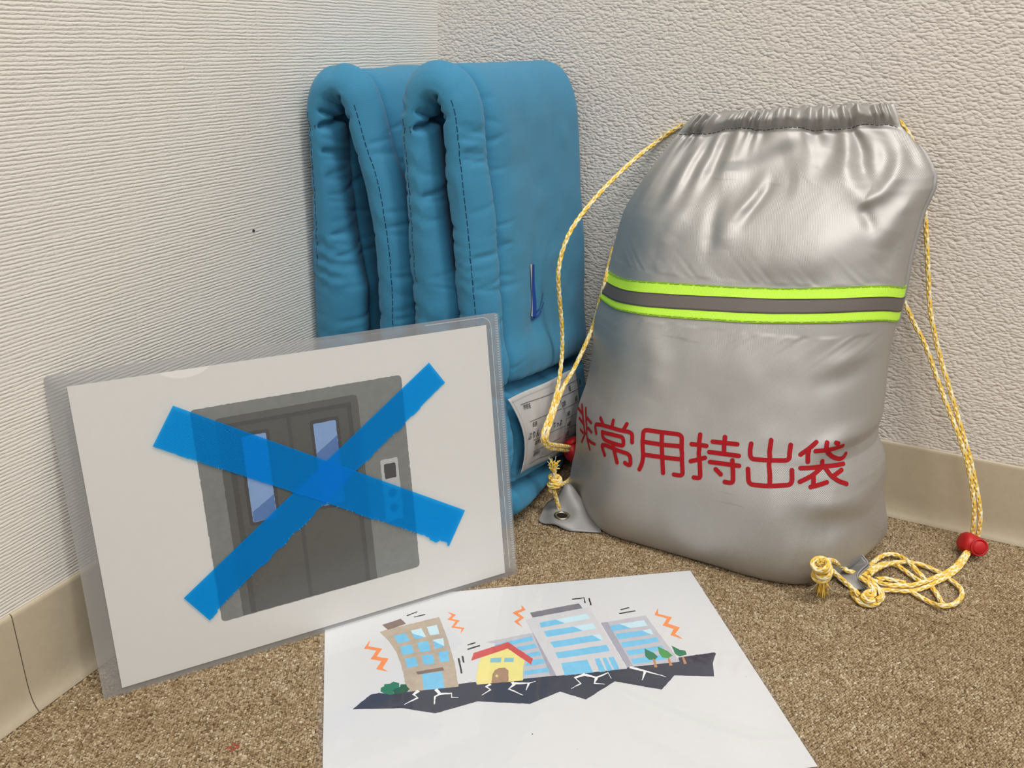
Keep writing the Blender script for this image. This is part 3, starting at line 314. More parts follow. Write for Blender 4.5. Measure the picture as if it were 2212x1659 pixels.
def mat_fabric_blue():
    m = NT('blue_quilt_cotton'); m.set(Roughness=.72); m.p.inputs['Specular IOR Level'].default_value = .3
    m.p.inputs['Sheen Weight'].default_value = .12; m.p.inputs['Sheen Roughness'].default_value = .5
    tc = m.n('ShaderNodeUVMap', uv_map='metres')
    def wav(rot, sc):
        mp = m.n('ShaderNodeMapping'); mp.inputs['Rotation'].default_value = (0, 0, rot); m.l(tc.outputs[0], mp.inputs['Vector'])
        w = m.n('ShaderNodeTexWave', wave_type='BANDS', bands_direction='X'); w.inputs['Scale'].default_value = sc; w.inputs['Distortion'].default_value = .6; w.inputs['Detail'].default_value = 1; w.inputs['Detail Scale'].default_value = 2
        m.l(mp.outputs[0], w.inputs['Vector']); return w.outputs['Fac']
    rib = wav(.35, 520); cross = wav(1.92, 470)
    h = m.math('ADD', rib, m.math('MULTIPLY', cross, .5))
    m.normal(m.bump(h, .26, .0004))
    t = m.noise(m.coord(), 9, 4, .6)
    c = m.mix(t, srgb(44, 120, 157), srgb(58, 138, 176))
    c = m.mix(m.math('MULTIPLY', rib, .12), c, srgb(110, 175, 205))
    m.base(c); return m.m
def mat_silver():
    m = NT('silver_nylon'); m.set(Metallic=.55, Roughness=.46)
    tc = m.n('ShaderNodeUVMap', uv_map='metres')
    def wav(rot, sc):
        mp = m.n('ShaderNodeMapping'); mp.inputs['Rotation'].default_value = (0, 0, rot); m.l(tc.outputs[0], mp.inputs['Vector'])
        w = m.n('ShaderNodeTexWave', wave_type='BANDS', bands_direction='X'); w.inputs['Scale'].default_value = sc; m.l(mp.outputs[0], w.inputs['Vector']); return w.outputs['Fac']
    h = m.math('ADD', wav(.75, 300), m.math('MULTIPLY', wav(-.35, 260), .7))
    m.normal(m.bump(h, .16, .0004))
    n1 = m.noise(m.coord(scale=(1, 1, .45)), 38, 4, .6)
    c = m.mix(n1, srgb(170, 167, 163), srgb(184, 181, 177))
    # scuffs
    s1 = m.noise(m.coord(scale=(.35, 1, 3.2), rot=(0, .25, 0)), 46, 5, .62, .4)
    s2 = m.noise(m.coord(), 11, 2)
    sc = m.math('MULTIPLY', m.math('MULTIPLY', m.math('SUBTRACT', s1, .64, True), 8, True), m.math('MULTIPLY', m.math('SUBTRACT', s2, .5, True), 6, True))
    c = m.mix(m.math('MULTIPLY', sc, .6), c, srgb(110, 108, 108))
    m.base(c)
    m.l(m.math('ADD', m.math('MULTIPLY', n1, .10), .45), m.p.inputs['Roughness'])
    return m.m
def mat_yellow_tape():
    m = NT('fluorescent_yellow_webbing'); m.set(Roughness=.6)
    tc = m.n('ShaderNodeUVMap', uv_map='metres')
    w = m.n('ShaderNodeTexWave', wave_type='BANDS', bands_direction='X'); w.inputs['Scale'].default_value = 290; m.l(tc.outputs[0], w.inputs['Vector'])
    m.normal(m.bump(w.outputs['Fac'], .35, .0004))
    m.base(m.mix(m.math('MULTIPLY', w.outputs['Fac'], .3), srgb(205, 255, 75), srgb(185, 240, 60)))
    return m.m
def mat_film(name, clear, tint, haze, rough):
    """thin clear plastic: mostly see-through, a little milky, glossy skin"""
    m = NT(name); t = m.t
    tr = m.n('ShaderNodeBsdfTransparent'); tr.inputs[0].default_value = tint
    df = m.n('ShaderNodeBsdfDiffuse'); df.inputs[0].default_value = haze
    gl = m.n('ShaderNodeBsdfGlossy'); gl.inputs['Roughness'].default_value = rough; gl.inputs[0].default_value = (1, 1, 1, 1)
    lw = m.n('ShaderNodeLayerWeight'); lw.inputs[0].default_value = .5
    fc = m.math('ADD', m.math('MULTIPLY', m.math('POWER', lw.outputs['Facing'], 5), .7), .05)
    a = m.n('ShaderNodeMixShader'); a.inputs[0].default_value = clear; m.l(df.outputs[0], a.inputs[1]); m.l(tr.outputs[0], a.inputs[2])
    b = m.n('ShaderNodeMixShader'); m.l(fc, b.inputs[0]); m.l(a.outputs[0], b.inputs[1]); m.l(gl.outputs[0], b.inputs[2])
    m.l(b.outputs[0], m.out.inputs['Surface']); return m.m
def mat_blue_tape():
    m = NT('blue_cloth_tape')
    m.set(Roughness=.5); m.p.inputs['Specular IOR Level'].default_value = .15
    tc = m.n('ShaderNodeUVMap', uv_map='metres')
    w = m.n('ShaderNodeTexWave', wave_type='BANDS', bands_direction='Y'); w.inputs['Scale'].default_value = 340; m.l(tc.outputs[0], w.inputs['Vector'])
    m.normal(m.bump(w.outputs['Fac'], .4, .0005))
    m.base(m.mix(w.outputs['Fac'], srgb(0, 138, 236), srgb(0, 158, 255)))
    tr = m.n('ShaderNodeBsdfTransparent'); tr.inputs[0].default_value = (.10, .72, 1, 1)
    mx = m.n('ShaderNodeMixShader'); mx.inputs[0].default_value = .46
    m.l(tr.outputs[0], mx.inputs[1]); m.l(m.p.outputs[0], mx.inputs[2]); m.l(mx.outputs[0], m.out.inputs['Surface']); return m.m
M = dict(
    wall_left=mat_wall_left(), wall_right=mat_wall_right(), carpet=mat_carpet_base(), pile=mat_carpet_pile(),
    base=plain('beige_vinyl_skirting', srgb(190, 177, 153), .42, mottle=.04), seam=plain('dark_joint', srgb(60, 52, 42), .9),
    blue=mat_fabric_blue(), stitch=plain('dark_blue_thread', srgb(16, 62, 98), .8), royal=plain('royal_blue_thread', srgb(28, 66, 150), .7),
    white_cloth=plain('white_lining_cloth', srgb(205, 205, 205), .8), satin=plain('white_satin_label', srgb(205, 205, 206), .33, .12, mottle=.04),
    black=plain('black_label_ink', srgb(38, 38, 42), .6),
    silver=mat_silver(), tab=plain('silver_nylon_tab', srgb(150, 148, 146), .55, .3, mottle=.05), yellow=mat_yellow_tape(), grey_band=plain('grey_reflective_glass_bead_tape', srgb(112, 105, 100), .55, .25, spec=.4),
    ystitch=plain('green_yellow_thread', srgb(135, 175, 60), .7), gstitch=plain('grey_thread', srgb(78, 76, 74), .7),
    red_ink=plain('red_screen_print', srgb(160, 18, 27), .6, mottle=.06, spec=.2), red_plastic=plain('red_plastic', srgb(188, 30, 33), .46),
    cord_y=plain('yellow_cord_yarn', srgb(240, 200, 88), .75, mottle=.08), cord_w=plain('cream_cord_yarn', srgb(246, 232, 186), .75, mottle=.06),
    fray=plain('white_frayed_fibre', srgb(232, 226, 205), .8), brass=plain('nickel_eyelet', srgb(190, 180, 160), .28, 1.0), dark=plain('dark_hole', srgb(20, 18, 16), .9),
    film=mat_film('clear_front_film', .955, (.97, .97, .97, 1), (.8, .8, .8, 1), .16), film2=mat_film('frosted_back_film', .62, (.78, .78, .78, 1), (.50, .50, .50, 1), .2),
    edge=mat_film('folder_film_edge', .55, (.9, .92, .93, 1), (.85, .87, .88, 1), .15),
    lam=mat_film('glossy_laminate_film', .985, (.99, .99, .99, 1), (.8, .8, .8, 1), .05),
    tape=mat_blue_tape(), paper=plain('white_copy_paper', srgb(219, 217, 213), .65, mottle=.012), paper2=plain('white_printed_paper', srgb(216, 217, 219), .6, mottle=.012),
)
def ink(name, r, g, b, mottle=.10): return plain('print_'+name, srgb(r, g, b), .62, mottle=mottle)
INK = dict(ground=ink('navy', 54, 57, 73, .16), beige=ink('beige', 186, 171, 152), brown=ink('brown', 128, 108, 98), blue=ink('sky_blue', 122, 196, 232, .06), pale=ink('pale_blue', 200, 229, 240, .03),
    green1=ink('green', 42, 122, 88), green2=ink('dark_green', 26, 88, 62), green3=ink('leaf_green', 72, 150, 78), grey1=ink('light_grey', 208, 208, 212, .03), grey2=ink('mid_grey', 192, 192, 200, .04), grey3=ink('blue_grey', 166, 166, 180, .06),
    yellow=ink('yellow', 234, 224, 142, .03), red=ink('red', 206, 84, 80, .06), dullblue=ink('dull_blue', 138, 190, 208, .05), tan=ink('tan', 170, 136, 110), knob=ink('cream', 214, 208, 140, .03), slate=ink('slate', 124, 122, 134, .08),
    trunk=ink('trunk', 192, 136, 90, .06), orange=ink('orange', 242, 146, 84, .06), ink=ink('ink', 44, 44, 56, .05), white=ink('paper_white', 240, 240, 241, .0),
    e_frame=ink('steel_grey', 117, 120, 118, .10), e_band=ink('dark_band', 76, 78, 75, .08), e_line=ink('darker_line', 53, 54, 54, .08), e_door=ink('door_grey', 68, 69, 66, .10), e_win=ink('window_rim', 42, 42, 47, .06),
    e_glass=ink('glass_light', 126, 160, 208, .05), e_glass2=ink('glass_blue', 66, 112, 174, .05), e_plate=ink('plate', 182, 184, 184, .04), e_disp=ink('display', 46, 45, 52, .05), e_btn=ink('button', 110, 112, 114, .05))

# ------------------------------------------------------------------ the room
v, f = box(-.10, 0, -2.6, .10, -.05, 2.6); wall_left = mesh_obj('wall_left', v, f, M['wall_left'], smooth=False, kind='structure'); wall_left['label'] = 'white wall papered with fine horizontal thread texture, on the left'
v, f = box(0, 3.0, 0, .10, -.05, 2.6); wall_right = mesh_obj('wall_right', v, f, M['wall_right'], smooth=False, kind='structure'); wall_right['label'] = 'off-white wall papered with coarse woven lumps, on the right'
v, f = box(0, 3.0, -2.6, 0, -.05, 0); floor = mesh_obj('floor', v, f, M['carpet'], smooth=False, kind='structure'); floor['label'] = 'beige loop pile carpet floor'
PROF = [(0, .0764), (.0013, .0762), (.0021, .0752), (.0023, .073), (.0023, .022), (.0027, .015), (.0038, .0085), (.0056, .0038), (.0078, .0010), (.0078, 0), (0, 0)]
def skirting(name, axis, a, b, parent):
    vs_, fs = [], []; n = len(PROF)
    for t in (a, b):
        for off, z in PROF: vs_.append((off, t, z) if axis == 'y' else (t, -off, z))
    for k in range(n): fs.append((k, (k+1) % n, n+(k+1) % n, n+k))
    vs_ += list(vs_); fs.append(tuple(range(2*n, 3*n))[::-1]); fs.append(tuple(range(3*n, 4*n)))
    o = mesh_obj(name, vs_, fs, M['base'], parent, smooth=False, kind=None if parent else 'structure')
    for p in o.data.polygons: p.use_smooth = len(p.vertices) == 4
    return o
bl = empty('baseboard_left', 'beige vinyl baseboard with an upright joint along the left wall', None); bl['kind'] = 'structure'
skirting('vinyl_strip', 'y', -2.6, -.5474, bl); skirting('vinyl_strip', 'y', -.5467, -.0078, bl)
v, f = box(.0002, .0012, -.5475, -.5466, .0005, .075); mesh_obj('joint_gap', v, f, M['seam'], bl, smooth=False)
br = skirting('baseboard_right', 'x', 0, 3.0, None); br['label'] = 'beige vinyl baseboard along the right wall'
# a speck on the wallpaper
a = np.linspace(0, 2*np.pi, 9)[:-1]; c = WALLDOT
mesh_obj('dark_speck', [(.0009, c[1]+.0011*math.cos(t), c[2]+.0010*math.sin(t)) for t in a]+[(.0016, c[1], c[2])]+[(0, c[1]+.0011*math.cos(t), c[2]+.0010*math.sin(t)) for t in a], [(k, (k+1) % 8, 8) for k in range(8)]+[(9+k, 9+(k+1) % 8, (k+1) % 8, k) for k in range(8)], M['black'], wall_left)

# carpet loops: one heap of uncountable pile, instanced over the part of the floor that can be seen
def carpet():
    px, py = .00185, .00160
    nx, ny = int(.82/px), int(.76/py)
    I, J = np.meshgrid(np.arange(nx), np.arange(ny), indexing='ij')
    x = .0085+(I+.5*(J % 2))*px; y = -.0085-J*py
    x = (x+rng.normal(0, .00022, x.shape)).ravel(); y = (y+rng.normal(0, .00020, y.shape)).ravel()
    keep = (x < .015+.82) & ~((x < .09) & (y > -.30))
    x, y = x[keep], y[keep]; n = len(x)
    z = -.0006+rng.normal(0, .00022, n)
    b = vnoise2(x/.012+7, y/.009+3, 31)*.5+vnoise2(x/.05, y/.04, 32)*.4
    t = np.clip(.50+.13*b+rng.normal(0, .17, n), 0, 1)
    stops = np.array([0, .25, .5, .75, 1]); cols = np.array([srgb(98, 76, 50)[:3], srgb(134, 111, 80)[:3], srgb(157, 136, 105)[:3], srgb(180, 162, 133)[:3], srgb(206, 194, 170)[:3]])
    col = np.stack([np.interp(t, stops, cols[:, k]) for k in range(3)], 1)
    red = (np.abs(x-STAIN[0]) < .0035) & (np.abs(y-STAIN[1]) < .0026) & (rng.rand(n) < .5); col[red] = srgb(160, 84, 66)[:3]
    # worn dark streak by the bag
    rot = rng.normal(.95, .42, n)+rng.choice([0, 1.2], n, p=[.8, .2])
    me = bpy.data.meshes.new('carpet_pile'); me.from_pydata(np.stack([x, y, z], 1).tolist(), [], [])
    def attr(nm, typ, data, key):
        at = me.attributes.new(nm, typ, 'POINT'); at.data.foreach_set(key, np.asarray(data, np.float32).ravel())
    attr('tint', 'FLOAT_COLOR', np.c_[col, np.ones(n)], 'color')
    attr('turn', 'FLOAT_VECTOR', np.c_[rng.normal(0, .25, n), rng.normal(0, .25, n), rot], 'vector')
    s = rng.uniform(.88, 1.15, n); attr('size', 'FLOAT_VECTOR', np.c_[.00122*s, .00090*s, .00150*rng.uniform(.80, 1.15, n)], 'vector')
    o = link(bpy.data.objects.new('carpet_pile', me)); o.parent = floor; o['kind'] = 'stuff'
    ng = bpy.data.node_groups.new('carpet_pile', 'GeometryNodeTree')
    ng.interface.new_socket('Geometry', in_out='INPUT', socket_type='NodeSocketGeometry'); ng.interface.new_socket('Geometry', in_out='OUTPUT', socket_type='NodeSocketGeometry')
    N = ng.nodes.new; L = ng.links.new
    gi, go = N('NodeGroupInput'), N('NodeGroupOutput'); ico = N('GeometryNodeMeshIcoSphere'); ico.inputs['Radius'].default_value = 1; ico.inputs['Subdivisions'].default_value = 2
    sm = N('GeometryNodeSetShadeSmooth'); mt = N('GeometryNodeSetMaterial'); mt.inputs['Material'].default_value = M['pile']
    ip = N('GeometryNodeInstanceOnPoints')
    def na(nm):
        q = N('GeometryNodeInputNamedAttribute'); q.data_type = 'FLOAT_VECTOR'; q.inputs['Name'].default_value = nm; return q.outputs[0]
    L(ico.outputs['Mesh'], sm.inputs[0]); L(sm.outputs[0], mt.inputs[0]); L(gi.outputs[0], ip.inputs['Points']); L(mt.outputs[0], ip.inputs['Instance'])
    e2r = N('FunctionNodeEulerToRotation'); L(na('turn'), e2r.inputs[0]); L(e2r.outputs[0], ip.inputs['Rotation']); L(na('size'), ip.inputs['Scale'])
    L(ip.outputs[0], go.inputs[0])
    md = o.modifiers.new('pile', 'NODES'); md.node_group = ng
carpet()

# ------------------------------------------------------------------ folded padded hoods
class Hood:
    def __init__(s, path, to, ti, yf, yr, grooves, seed, bulge=0):
        P = smooth_poly(np.array(path), 240); s.P = P
        d = np.r_[0, np.cumsum(np.linalg.norm(np.diff(P, axis=0), axis=1))]; s.S = d
        T = np.gradient(P, axis=0); T /= np.linalg.norm(T, axis=1)[:, None]
        s.N = np.stack([-T[:, 1], T[:, 0]], 1); s.top = P[:, 1].argmax()
        s.to = np.interp(np.linspace(0, 1, 240), np.linspace(0, 1, len(to)), to); s.ti = np.interp(np.linspace(0, 1, 240), np.linspace(0, 1, len(ti)), ti)
        s.yf, s.yr, s.grooves, s.seed, s.bulge = yf, yr, grooves, seed, bulge
        q = np.random.RandomState(seed+20); Lp = d[-1]; zt = P[:, 1].max()
        mk = lambda n: [(q.uniform(.02, Lp-.02), q.uniform(.0006, .0019), q.uniform(.0013, .0030), q.uniform(-.35, .35), q.uniform(.012, .032)) for _ in range(n)]
        sz = lambda z, left: float(np.interp(z, P[:s.top, 1], d[:s.top])) if left else float(np.interp(-z, -P[s.top:, 1], d[s.top:]))
        fold = [(sz(zt-.032, True), .0078, .0032, .25, .06), (sz(zt-.018, True), .005, .0026, -.3, .05), (sz(zt-.020, False), .0055, .0026, .3, .05), (sz(zt-.004, False), .004, .0024, -.4, .03)]
        s.puck = {1: (mk(62)+[(sz(zt-.033, True), .0022, .0028, .2, .012)], mk(46)), -1: (mk(60)+fold, mk(20))}
    def puckers(s, S, d, side):
        o_ = 0
        for p0, a_, w_, sl, ln in s.puck[side][0]:        # short creases running in from the stitched edge
            o_ = o_ - a_*np.exp(-((S-p0-sl*d)/w_)**2)*np.exp(-(d/ln)**2)*np.clip(d/.004, .25, 1)
        for p0, a_, w_, sl, ln in s.puck[side][1]:        # and across the quilting line
            o_ = o_ - .9*a_*np.exp(-((S-p0-sl*(d-.034))/w_)**2)*np.exp(-np.abs((d-.036)/ln/.7)**2)
        return o_
    def at(s, k, y, outer):
        """k: float index along the path (arrays), y: depth; outer 1 or inner -1"""
        k = np.asarray(k, float); y = np.asarray(y, float); ii = np.arange(240)
        cx = np.interp(k, ii, s.P[:, 0]); cz = np.interp(k, ii, s.P[:, 1]); nx = np.interp(k, ii, s.N[:, 0]); nz = np.interp(k, ii, s.N[:, 1]); S = np.interp(k, ii, s.S)
        L = s.S[-1]
        d = y-s.yf; e = s.yr-y; r = .0165
        h = np.where(d < r, np.sqrt(np.clip(1-((r-d)/r)**2, 0, 1)), 1.0)*(1+.20*np.exp(-((d-.018)/.009)**2))
        crease = np.exp(-(np.abs(d-.034)/.0036)**1.3)
        puff = np.clip((d-.034)/.028, 0, 1); puff = puff*puff*(3-2*puff)
        right = np.clip((k-s.top)/12, 0, 1)
        if outer > 0:
            h = h*(1-.85*crease*np.clip((k-s.top+30)/25, 0, 1)) + s.bulge*puff*right
            T = np.interp(k, ii, s.to)
        else:
            h = h*(1-.2*crease); T = np.interp(k, ii, s.ti)
        rr = .024; h = h*np.where(e < rr, np.sqrt(np.clip(1-((rr-e)/rr)**2, 0, 1)), 1)
        end = np.minimum(S, L-S); h = h*np.sqrt(np.clip(1-((.014-np.minimum(end, .014))/.014)**2, 0, 1))
        off = h*T
        soft = np.clip(d/.012, 0, 1)*np.clip(e/.02, 0, 1)
        # quilting puckers along seam and crease, soft billows
        pk = np.sin(2*np.pi*(S/.024+1.6*vnoise1(S/.05, s.seed)+.35*outer))*(.55+.6*vnoise1(S/.031+4, s.seed+1))
        off = off + s.puckers(S, d, outer)*np.clip(e/.02, 0, 1)*np.clip(end/.01, 0, 1)
        off = off + .0004*pk*np.where(k > s.top, 1, .3)*np.exp(-((d-.010)/.011)**2)
        off = off + soft*(.0017*vnoise2(S/.05+outer*3, y/.06+5, s.seed+3)+.0007*vnoise2(S/.017+outer*5, y/.022+2, s.seed+4))
        if outer > 0 and s.grooves:
            z = cz; rightleg = (k > s.top)
            g1 = .110+(-.012-y)*.16; g2 = .0285+(-.12-y)*.19
            gg = -.017*np.exp(-((z-g1)/.0052)**2) - .012*np.exp(-((z-g2)/.0042)**2)
            bl_ = .0045*np.exp(-((z-g1-.024)/.017)**2) + .0085*np.exp(-((z-(g1+g2)/2)/.030)**2)+.0085*np.exp(-((z-g2+.020)/.017)**2)
            wr = .0012*np.sin(2*np.pi*(y/.019+2*vnoise1(y/.03, s.seed+7)))*np.exp(-np.abs(z-g1)/.012) + .0012*np.sin(2*np.pi*(y/.022+2*vnoise1(y/.03, s.seed+8)))*np.exp(-np.abs(z-g2)/.012)
            off = off + rightleg*(gg+bl_+wr)*np.clip(d/.02, 0, 1)*np.clip(e/.03, 0, 1)
            # dimple round the slot
            off = off - rightleg*.0045*np.exp(-(((y+.151)/.006)**2+((z-.213)/.028)**2)) - rightleg*.0022*np.exp(-(((y+.151)/.022)**2+((z-.186)/.014)**2))
        yy = y - np.where(d < .004, .0006*pk, 0)
        return np.stack([cx+outer*nx*off, yy, np.maximum(cz+outer*nz*off, .0012)], -1)
    def outer_right(s, y, z):
        """point on the outside of the right leg at given depth and height"""
        ks = np.arange(s.top+5, 240); zz = s.P[ks, 1]
        k = np.interp(-np.asarray(z, float), -zz, ks)
        return s.at(k, y, 1)
    def build(s, root):
        n = 440
        K = np.linspace(0, 239, n)
        D = s.yr-s.yf; yy = s.yf+np.r_[.010*(1-np.cos(np.linspace(0, np.pi/2, 10)))[:-1], np.arange(.010, .060, .0013), np.linspace(.060, D-.022, 34)[1:-1], D-.022*(1-np.sin(np.linspace(0, np.pi/2, 9)))]
        a = s.at(K[:, None]+0*yy, yy[None]+0*K[:, None], 1); b = s.at(K[:, None]+0*yy, yy[None]+0*K[:, None], -1)
        V = np.concatenate([a, b[:, ::-1][:, 1:-1]], 1); mm = V.shape[1]
        Sx = np.interp(K, np.arange(240), s.S)
        arc = np.r_[yy, 2*yy[-1]-yy[::-1][1:-1]]
        uv = np.stack([np.repeat(Sx[:, None], mm, 1), np.repeat(arc[None], n, 0)], -1).reshape(-1, 2)
        F = [tuple(q) for q in grid_faces(n, mm, 0, True)]
        F.append(tuple(range(mm))); F.append(tuple(range((n-1)*mm, n*mm))[::-1])
        o = mesh_obj('quilted_pad', V.reshape(-1, 3), F, M['blue'], root); uvmap(o, uv); return o
    def stitches(s, root, k0, k1, d, outer=1, mat=None):
        L = np.interp([k0, k1], np.arange(240), s.S); tt = np.arange(L[0], L[1], .0058)
        vs_, fs = [], []
        for t in tt:
            kk = np.interp([t, t+.0042], s.S, np.arange(240)); p = s.at(kk, np.array([s.yf+d]*2), outer); q = s.at(kk, np.array([s.yf+d+.0012]*2), outer)
            side = q-p; side /= np.linalg.norm(side, axis=1)[:, None]; tg = (p[1]-p[0])/max(1e-9, np.linalg.norm(p[1]-p[0])); nr = np.cross(tg, side[0]); nr /= np.linalg.norm(nr)
            if np.dot(nr, np.array([s.N[int(kk[0]), 0]*outer, -1, s.N[int(kk[0]), 1]*outer])) < 0: nr = -nr
            b = len(vs_); w = .00042
            for P_, e_ in ((p[0], -.0001), (p[1], -.0001)):
                vs_ += [P_-side[0]*w+nr*e_, P_+nr*.00045, P_+side[0]*w+nr*e_]
            fs += [(b, b+1, b+4, b+3), (b+1, b+2, b+5, b+4), (b, b+2, b+1), (b+3, b+4, b+5)]
        return mesh_obj('seam_stitching', vs_, fs, mat or M['stitch'], root, smooth=False)
hoodL_path = [(.024, .010), (.024, .10), (.0245, .20), (.024, .28), (.0215, .335), (.0205, .360), (.026, .3755), (.038, .3805), (.049, .3760), (.0555, .362), (.0625, .340), (.0735, .310), (.0815, .265), (.0845, .226), (.0845, .19), (.0845, .10), (.0845, .010)]
hoodR_path = [(.128, .010), (.1275, .10), (.1245, .20), (.1195, .28), (.1145, .335), (.1125, .362), (.117, .379), (.1265, .3855), (.137, .3830), (.144, .371), (.1475, .355), (.1515, .322), (.157, .28), (.1615, .24), (.1650, .205), (.1690, .150), (.1705, .10), (.172, .05), (.1725, .010)]
hl = empty('padded_hood', 'blue quilted padded hood standing folded against the left wall, no label showing', 'hood', group='folded padded hoods')
HL = Hood(hoodL_path, [.0215]*5+[.018, .0145]+[.0145]*8, [.0225]*5+[.012, .0105, .0105, .011]+[.0135]*7, -.236, -.012, False, 41, .24)
HL.build(hl); HL.stitches(hl, HL.top+7, 200, .0010); HL.stitches(hl, 70, HL.top-10, .0024)
hr = empty('padded_hood', 'blue quilted padded hood with a white name label, standing folded beside the silver bag', 'hood', group='folded padded hoods')
HR = Hood(hoodR_path, [.0175]*5+[.0165, .0155]+[.0155]*8, [.0185]*5+[.012, .0115, .0110, .012]+[.0145]*7, -.240, -.010, True, 57, .22)
HR.build(hr); HR.stitches(hr, HR.top+6, 200, .0010); HR.stitches(hr, 70, HR.top-10, .0024)

# name label sewn on the lower roll of the right-hand hood
def label():
    C4 = np.array(LABEL['corners'])      # TL TR BR BL as (y, z)
    def bil(a, b):
        a = np.asarray(a, float)[..., None]; b = np.asarray(b, float)[..., None]
        return (C4[0]*(1-a)+C4[1]*a)*(1-b)+(C4[3]*(1-a)+C4[2]*a)*b
    def ab(yz):
        """(y, z) -> label-local (a, b)"""
        yz = np.asarray(yz, float); a = np.full(yz.shape[:-1], .5); b = a.copy()
        for _ in range(8):
            f_ = bil(a, b)-yz; ja = ((C4[1]-C4[0])*(1-b)[..., None]+(C4[2]-C4[3])*b[..., None]); jb = ((C4[3]-C4[0])*(1-a)[..., None]+(C4[2]-C4[1])*a[..., None])
            det = ja[..., 0]*jb[..., 1]-ja[..., 1]*jb[..., 0]; a = a-(f_[..., 0]*jb[..., 1]-f_[..., 1]*jb[..., 0])/det; b = b-(ja[..., 0]*f_[..., 1]-ja[..., 1]*f_[..., 0])/det
        return a, b
    def on(yz, off):
        yz = np.asarray(yz, float); a, b = ab(yz)
        s2 = 2*b-1
        x = .2000-.0065*s2**2-.0010*np.sin(9*a)*np.abs(s2)**3
        nrm = np.stack([np.ones_like(b), 0*b, .026*s2*-8.*-.8], -1); nrm /= np.linalg.norm(nrm, axis=-1)[..., None]
        return np.concatenate([x[..., None], yz], -1)+nrm*off
    def on_hood(yz, off):
        yz = np.asarray(yz, float); e = .0015
        p = HR.outer_right(yz[..., 0], yz[..., 1]); py = HR.outer_right(yz[..., 0]+e, yz[..., 1]); pz = HR.outer_right(yz[..., 0], yz[..., 1]+e)
        n = np.cross(py-p, pz-p); n /= np.linalg.norm(n, axis=-1)[..., None]; n = n*np.sign(n[..., :1]); return p+n*off
    na, nb = 40, 30
    A, Bq = np.meshgrid(np.linspace(0, 1, na), np.linspace(0, 1, nb), indexing='ij')
    yz = bil(A, Bq); yz[..., 0] += .005*np.sin(np.pi*Bq)*(1-A)        # the left hem bows in
    rip = .0005*np.sin(30*A+5*Bq)*np.sin(np.pi*Bq)
    P0 = on(yz, .0016)+np.stack([rip, 0*rip, 0*rip], -1); P1 = on(yz, .0011)
    F = [tuple(q) for q in grid_faces(na, nb)]+[tuple(q[::-1]) for q in grid_faces(na, nb, na*nb)]
    ring = [i*nb for i in range(na)]+[(na-1)*nb+j for j in range(1, nb)]+[i*nb+nb-1 for i in range(na-2, -1, -1)]+[j for j in range(nb-2, 0, -1)]
    for q in range(len(ring)): a_, b_ = ring[q], ring[(q+1) % len(ring)]; F.append((a_, b_, b_+na*nb, a_+na*nb))
    lab = mesh_obj('name_label', np.concatenate([P0.reshape(-1, 3), P1.reshape(-1, 3)]), F, M['satin'], hr, label='white satin name label with printed boxes and handwriting')
    # printed rules
    it = LABEL['items']; vs_, fs = [], []
    def rule(keys, w=.00022):
        pts = smooth_poly(np.array([it[k] for k in keys]), 14*(len(keys)-1)+1) if len(keys) > 2 else np.linspace(it[keys[0]], it[keys[1]], 15)
        t = np.gradient(pts, axis=0); t /= np.linalg.norm(t, axis=1)[:, None]; nn = np.stack([-t[:, 1], t[:, 0]], 1)
        a_ = on(pts-nn*w, .0023); b_ = on(pts+nn*w, .0023); b0 = len(vs_); vs_.extend(a_); vs_.extend(b_); n = len(pts)
        fs.extend([(b0+k, b0+k+1, b0+n+k+1, b0+n+k) for k in range(n-1)])
    for ks in (('a0', 'a1', 'a2'), ('b0', 'b1'), ('c0', 'c1'), ('d0', 'd1'), ('e0', 'e1', 'e2', 'e3', 'e4'), ('v0', 'v1', 'v2', 'v3'), ('h10', 'h11'), ('h20', 'h21'), ('h30', 'h31'), ('h40', 'h41'), ('h50', 'h51')): rule(ks)
    mesh_obj('printed_rules', vs_, fs, M['black'], lab, smooth=False)
    dirv = np.array(it['c1'])-np.array(it['c0']); dirv /= np.linalg.norm(dirv)
    upv = np.array([-dirv[1], dirv[0]]); upv = upv if upv[1] > 0 else -upv
    shear = np.array(it['b0'])-np.array(it['d0']); shear /= np.linalg.norm(shear)
    upv = upv*.75+shear*.25
    for txt, org, hgt in LABEL['text']:
        cu = bpy.data.curves.new('t', 'FONT'); cu.body = txt; cu.size = hgt; cu.resolution_u = 2; cu.offset = hgt*.008
        if len(txt) > 2 and txt[0] in 'ぷあ': cu.space_character = 1.25; cu.offset = hgt*.022
        ob = link(bpy.data.objects.new('t', cu)); dg = bpy.context.evaluated_depsgraph_get(); me = bpy.data.meshes.new_from_object(ob.evaluated_get(dg))
        co = np.zeros(len(me.vertices)*3); me.vertices.foreach_get('co', co); co = co.reshape(-1, 3)
        fc = [tuple(p.vertices) for p in me.polygons]
        bpy.data.objects.remove(ob); bpy.data.curves.remove(cu); bpy.data.meshes.remove(me)
        if not fc: continue
        yz_ = np.array(org)+co[:, :1]*dirv+co[:, 1:2]*upv
        mesh_obj('lettering', on(yz_, .0023), fc, M['black'], lab, smooth=False)
    # hem stitching
    vs_, fs = [], []
    for t in np.arange(.02, .98, .012):
        for (a_, b_, da, db) in ((t, .045, .008, 0), (.03, t, 0, .010)):
            q0, q1 = bil(a_, b_), bil(a_+da, b_+db)
            for q in (q0, q1): q[0] += .005*math.sin(math.pi*min(1, b_))*(1-a_)
            tt = (q1-q0)/np.linalg.norm(q1-q0); nn = np.array([-tt[1], tt[0]])*.00018
            b0 = len(vs_); vs_.extend(on(np.array([q0-nn, q0+nn, q1+nn, q1-nn]), .0022)); fs.append((b0, b0+1, b0+2, b0+3))
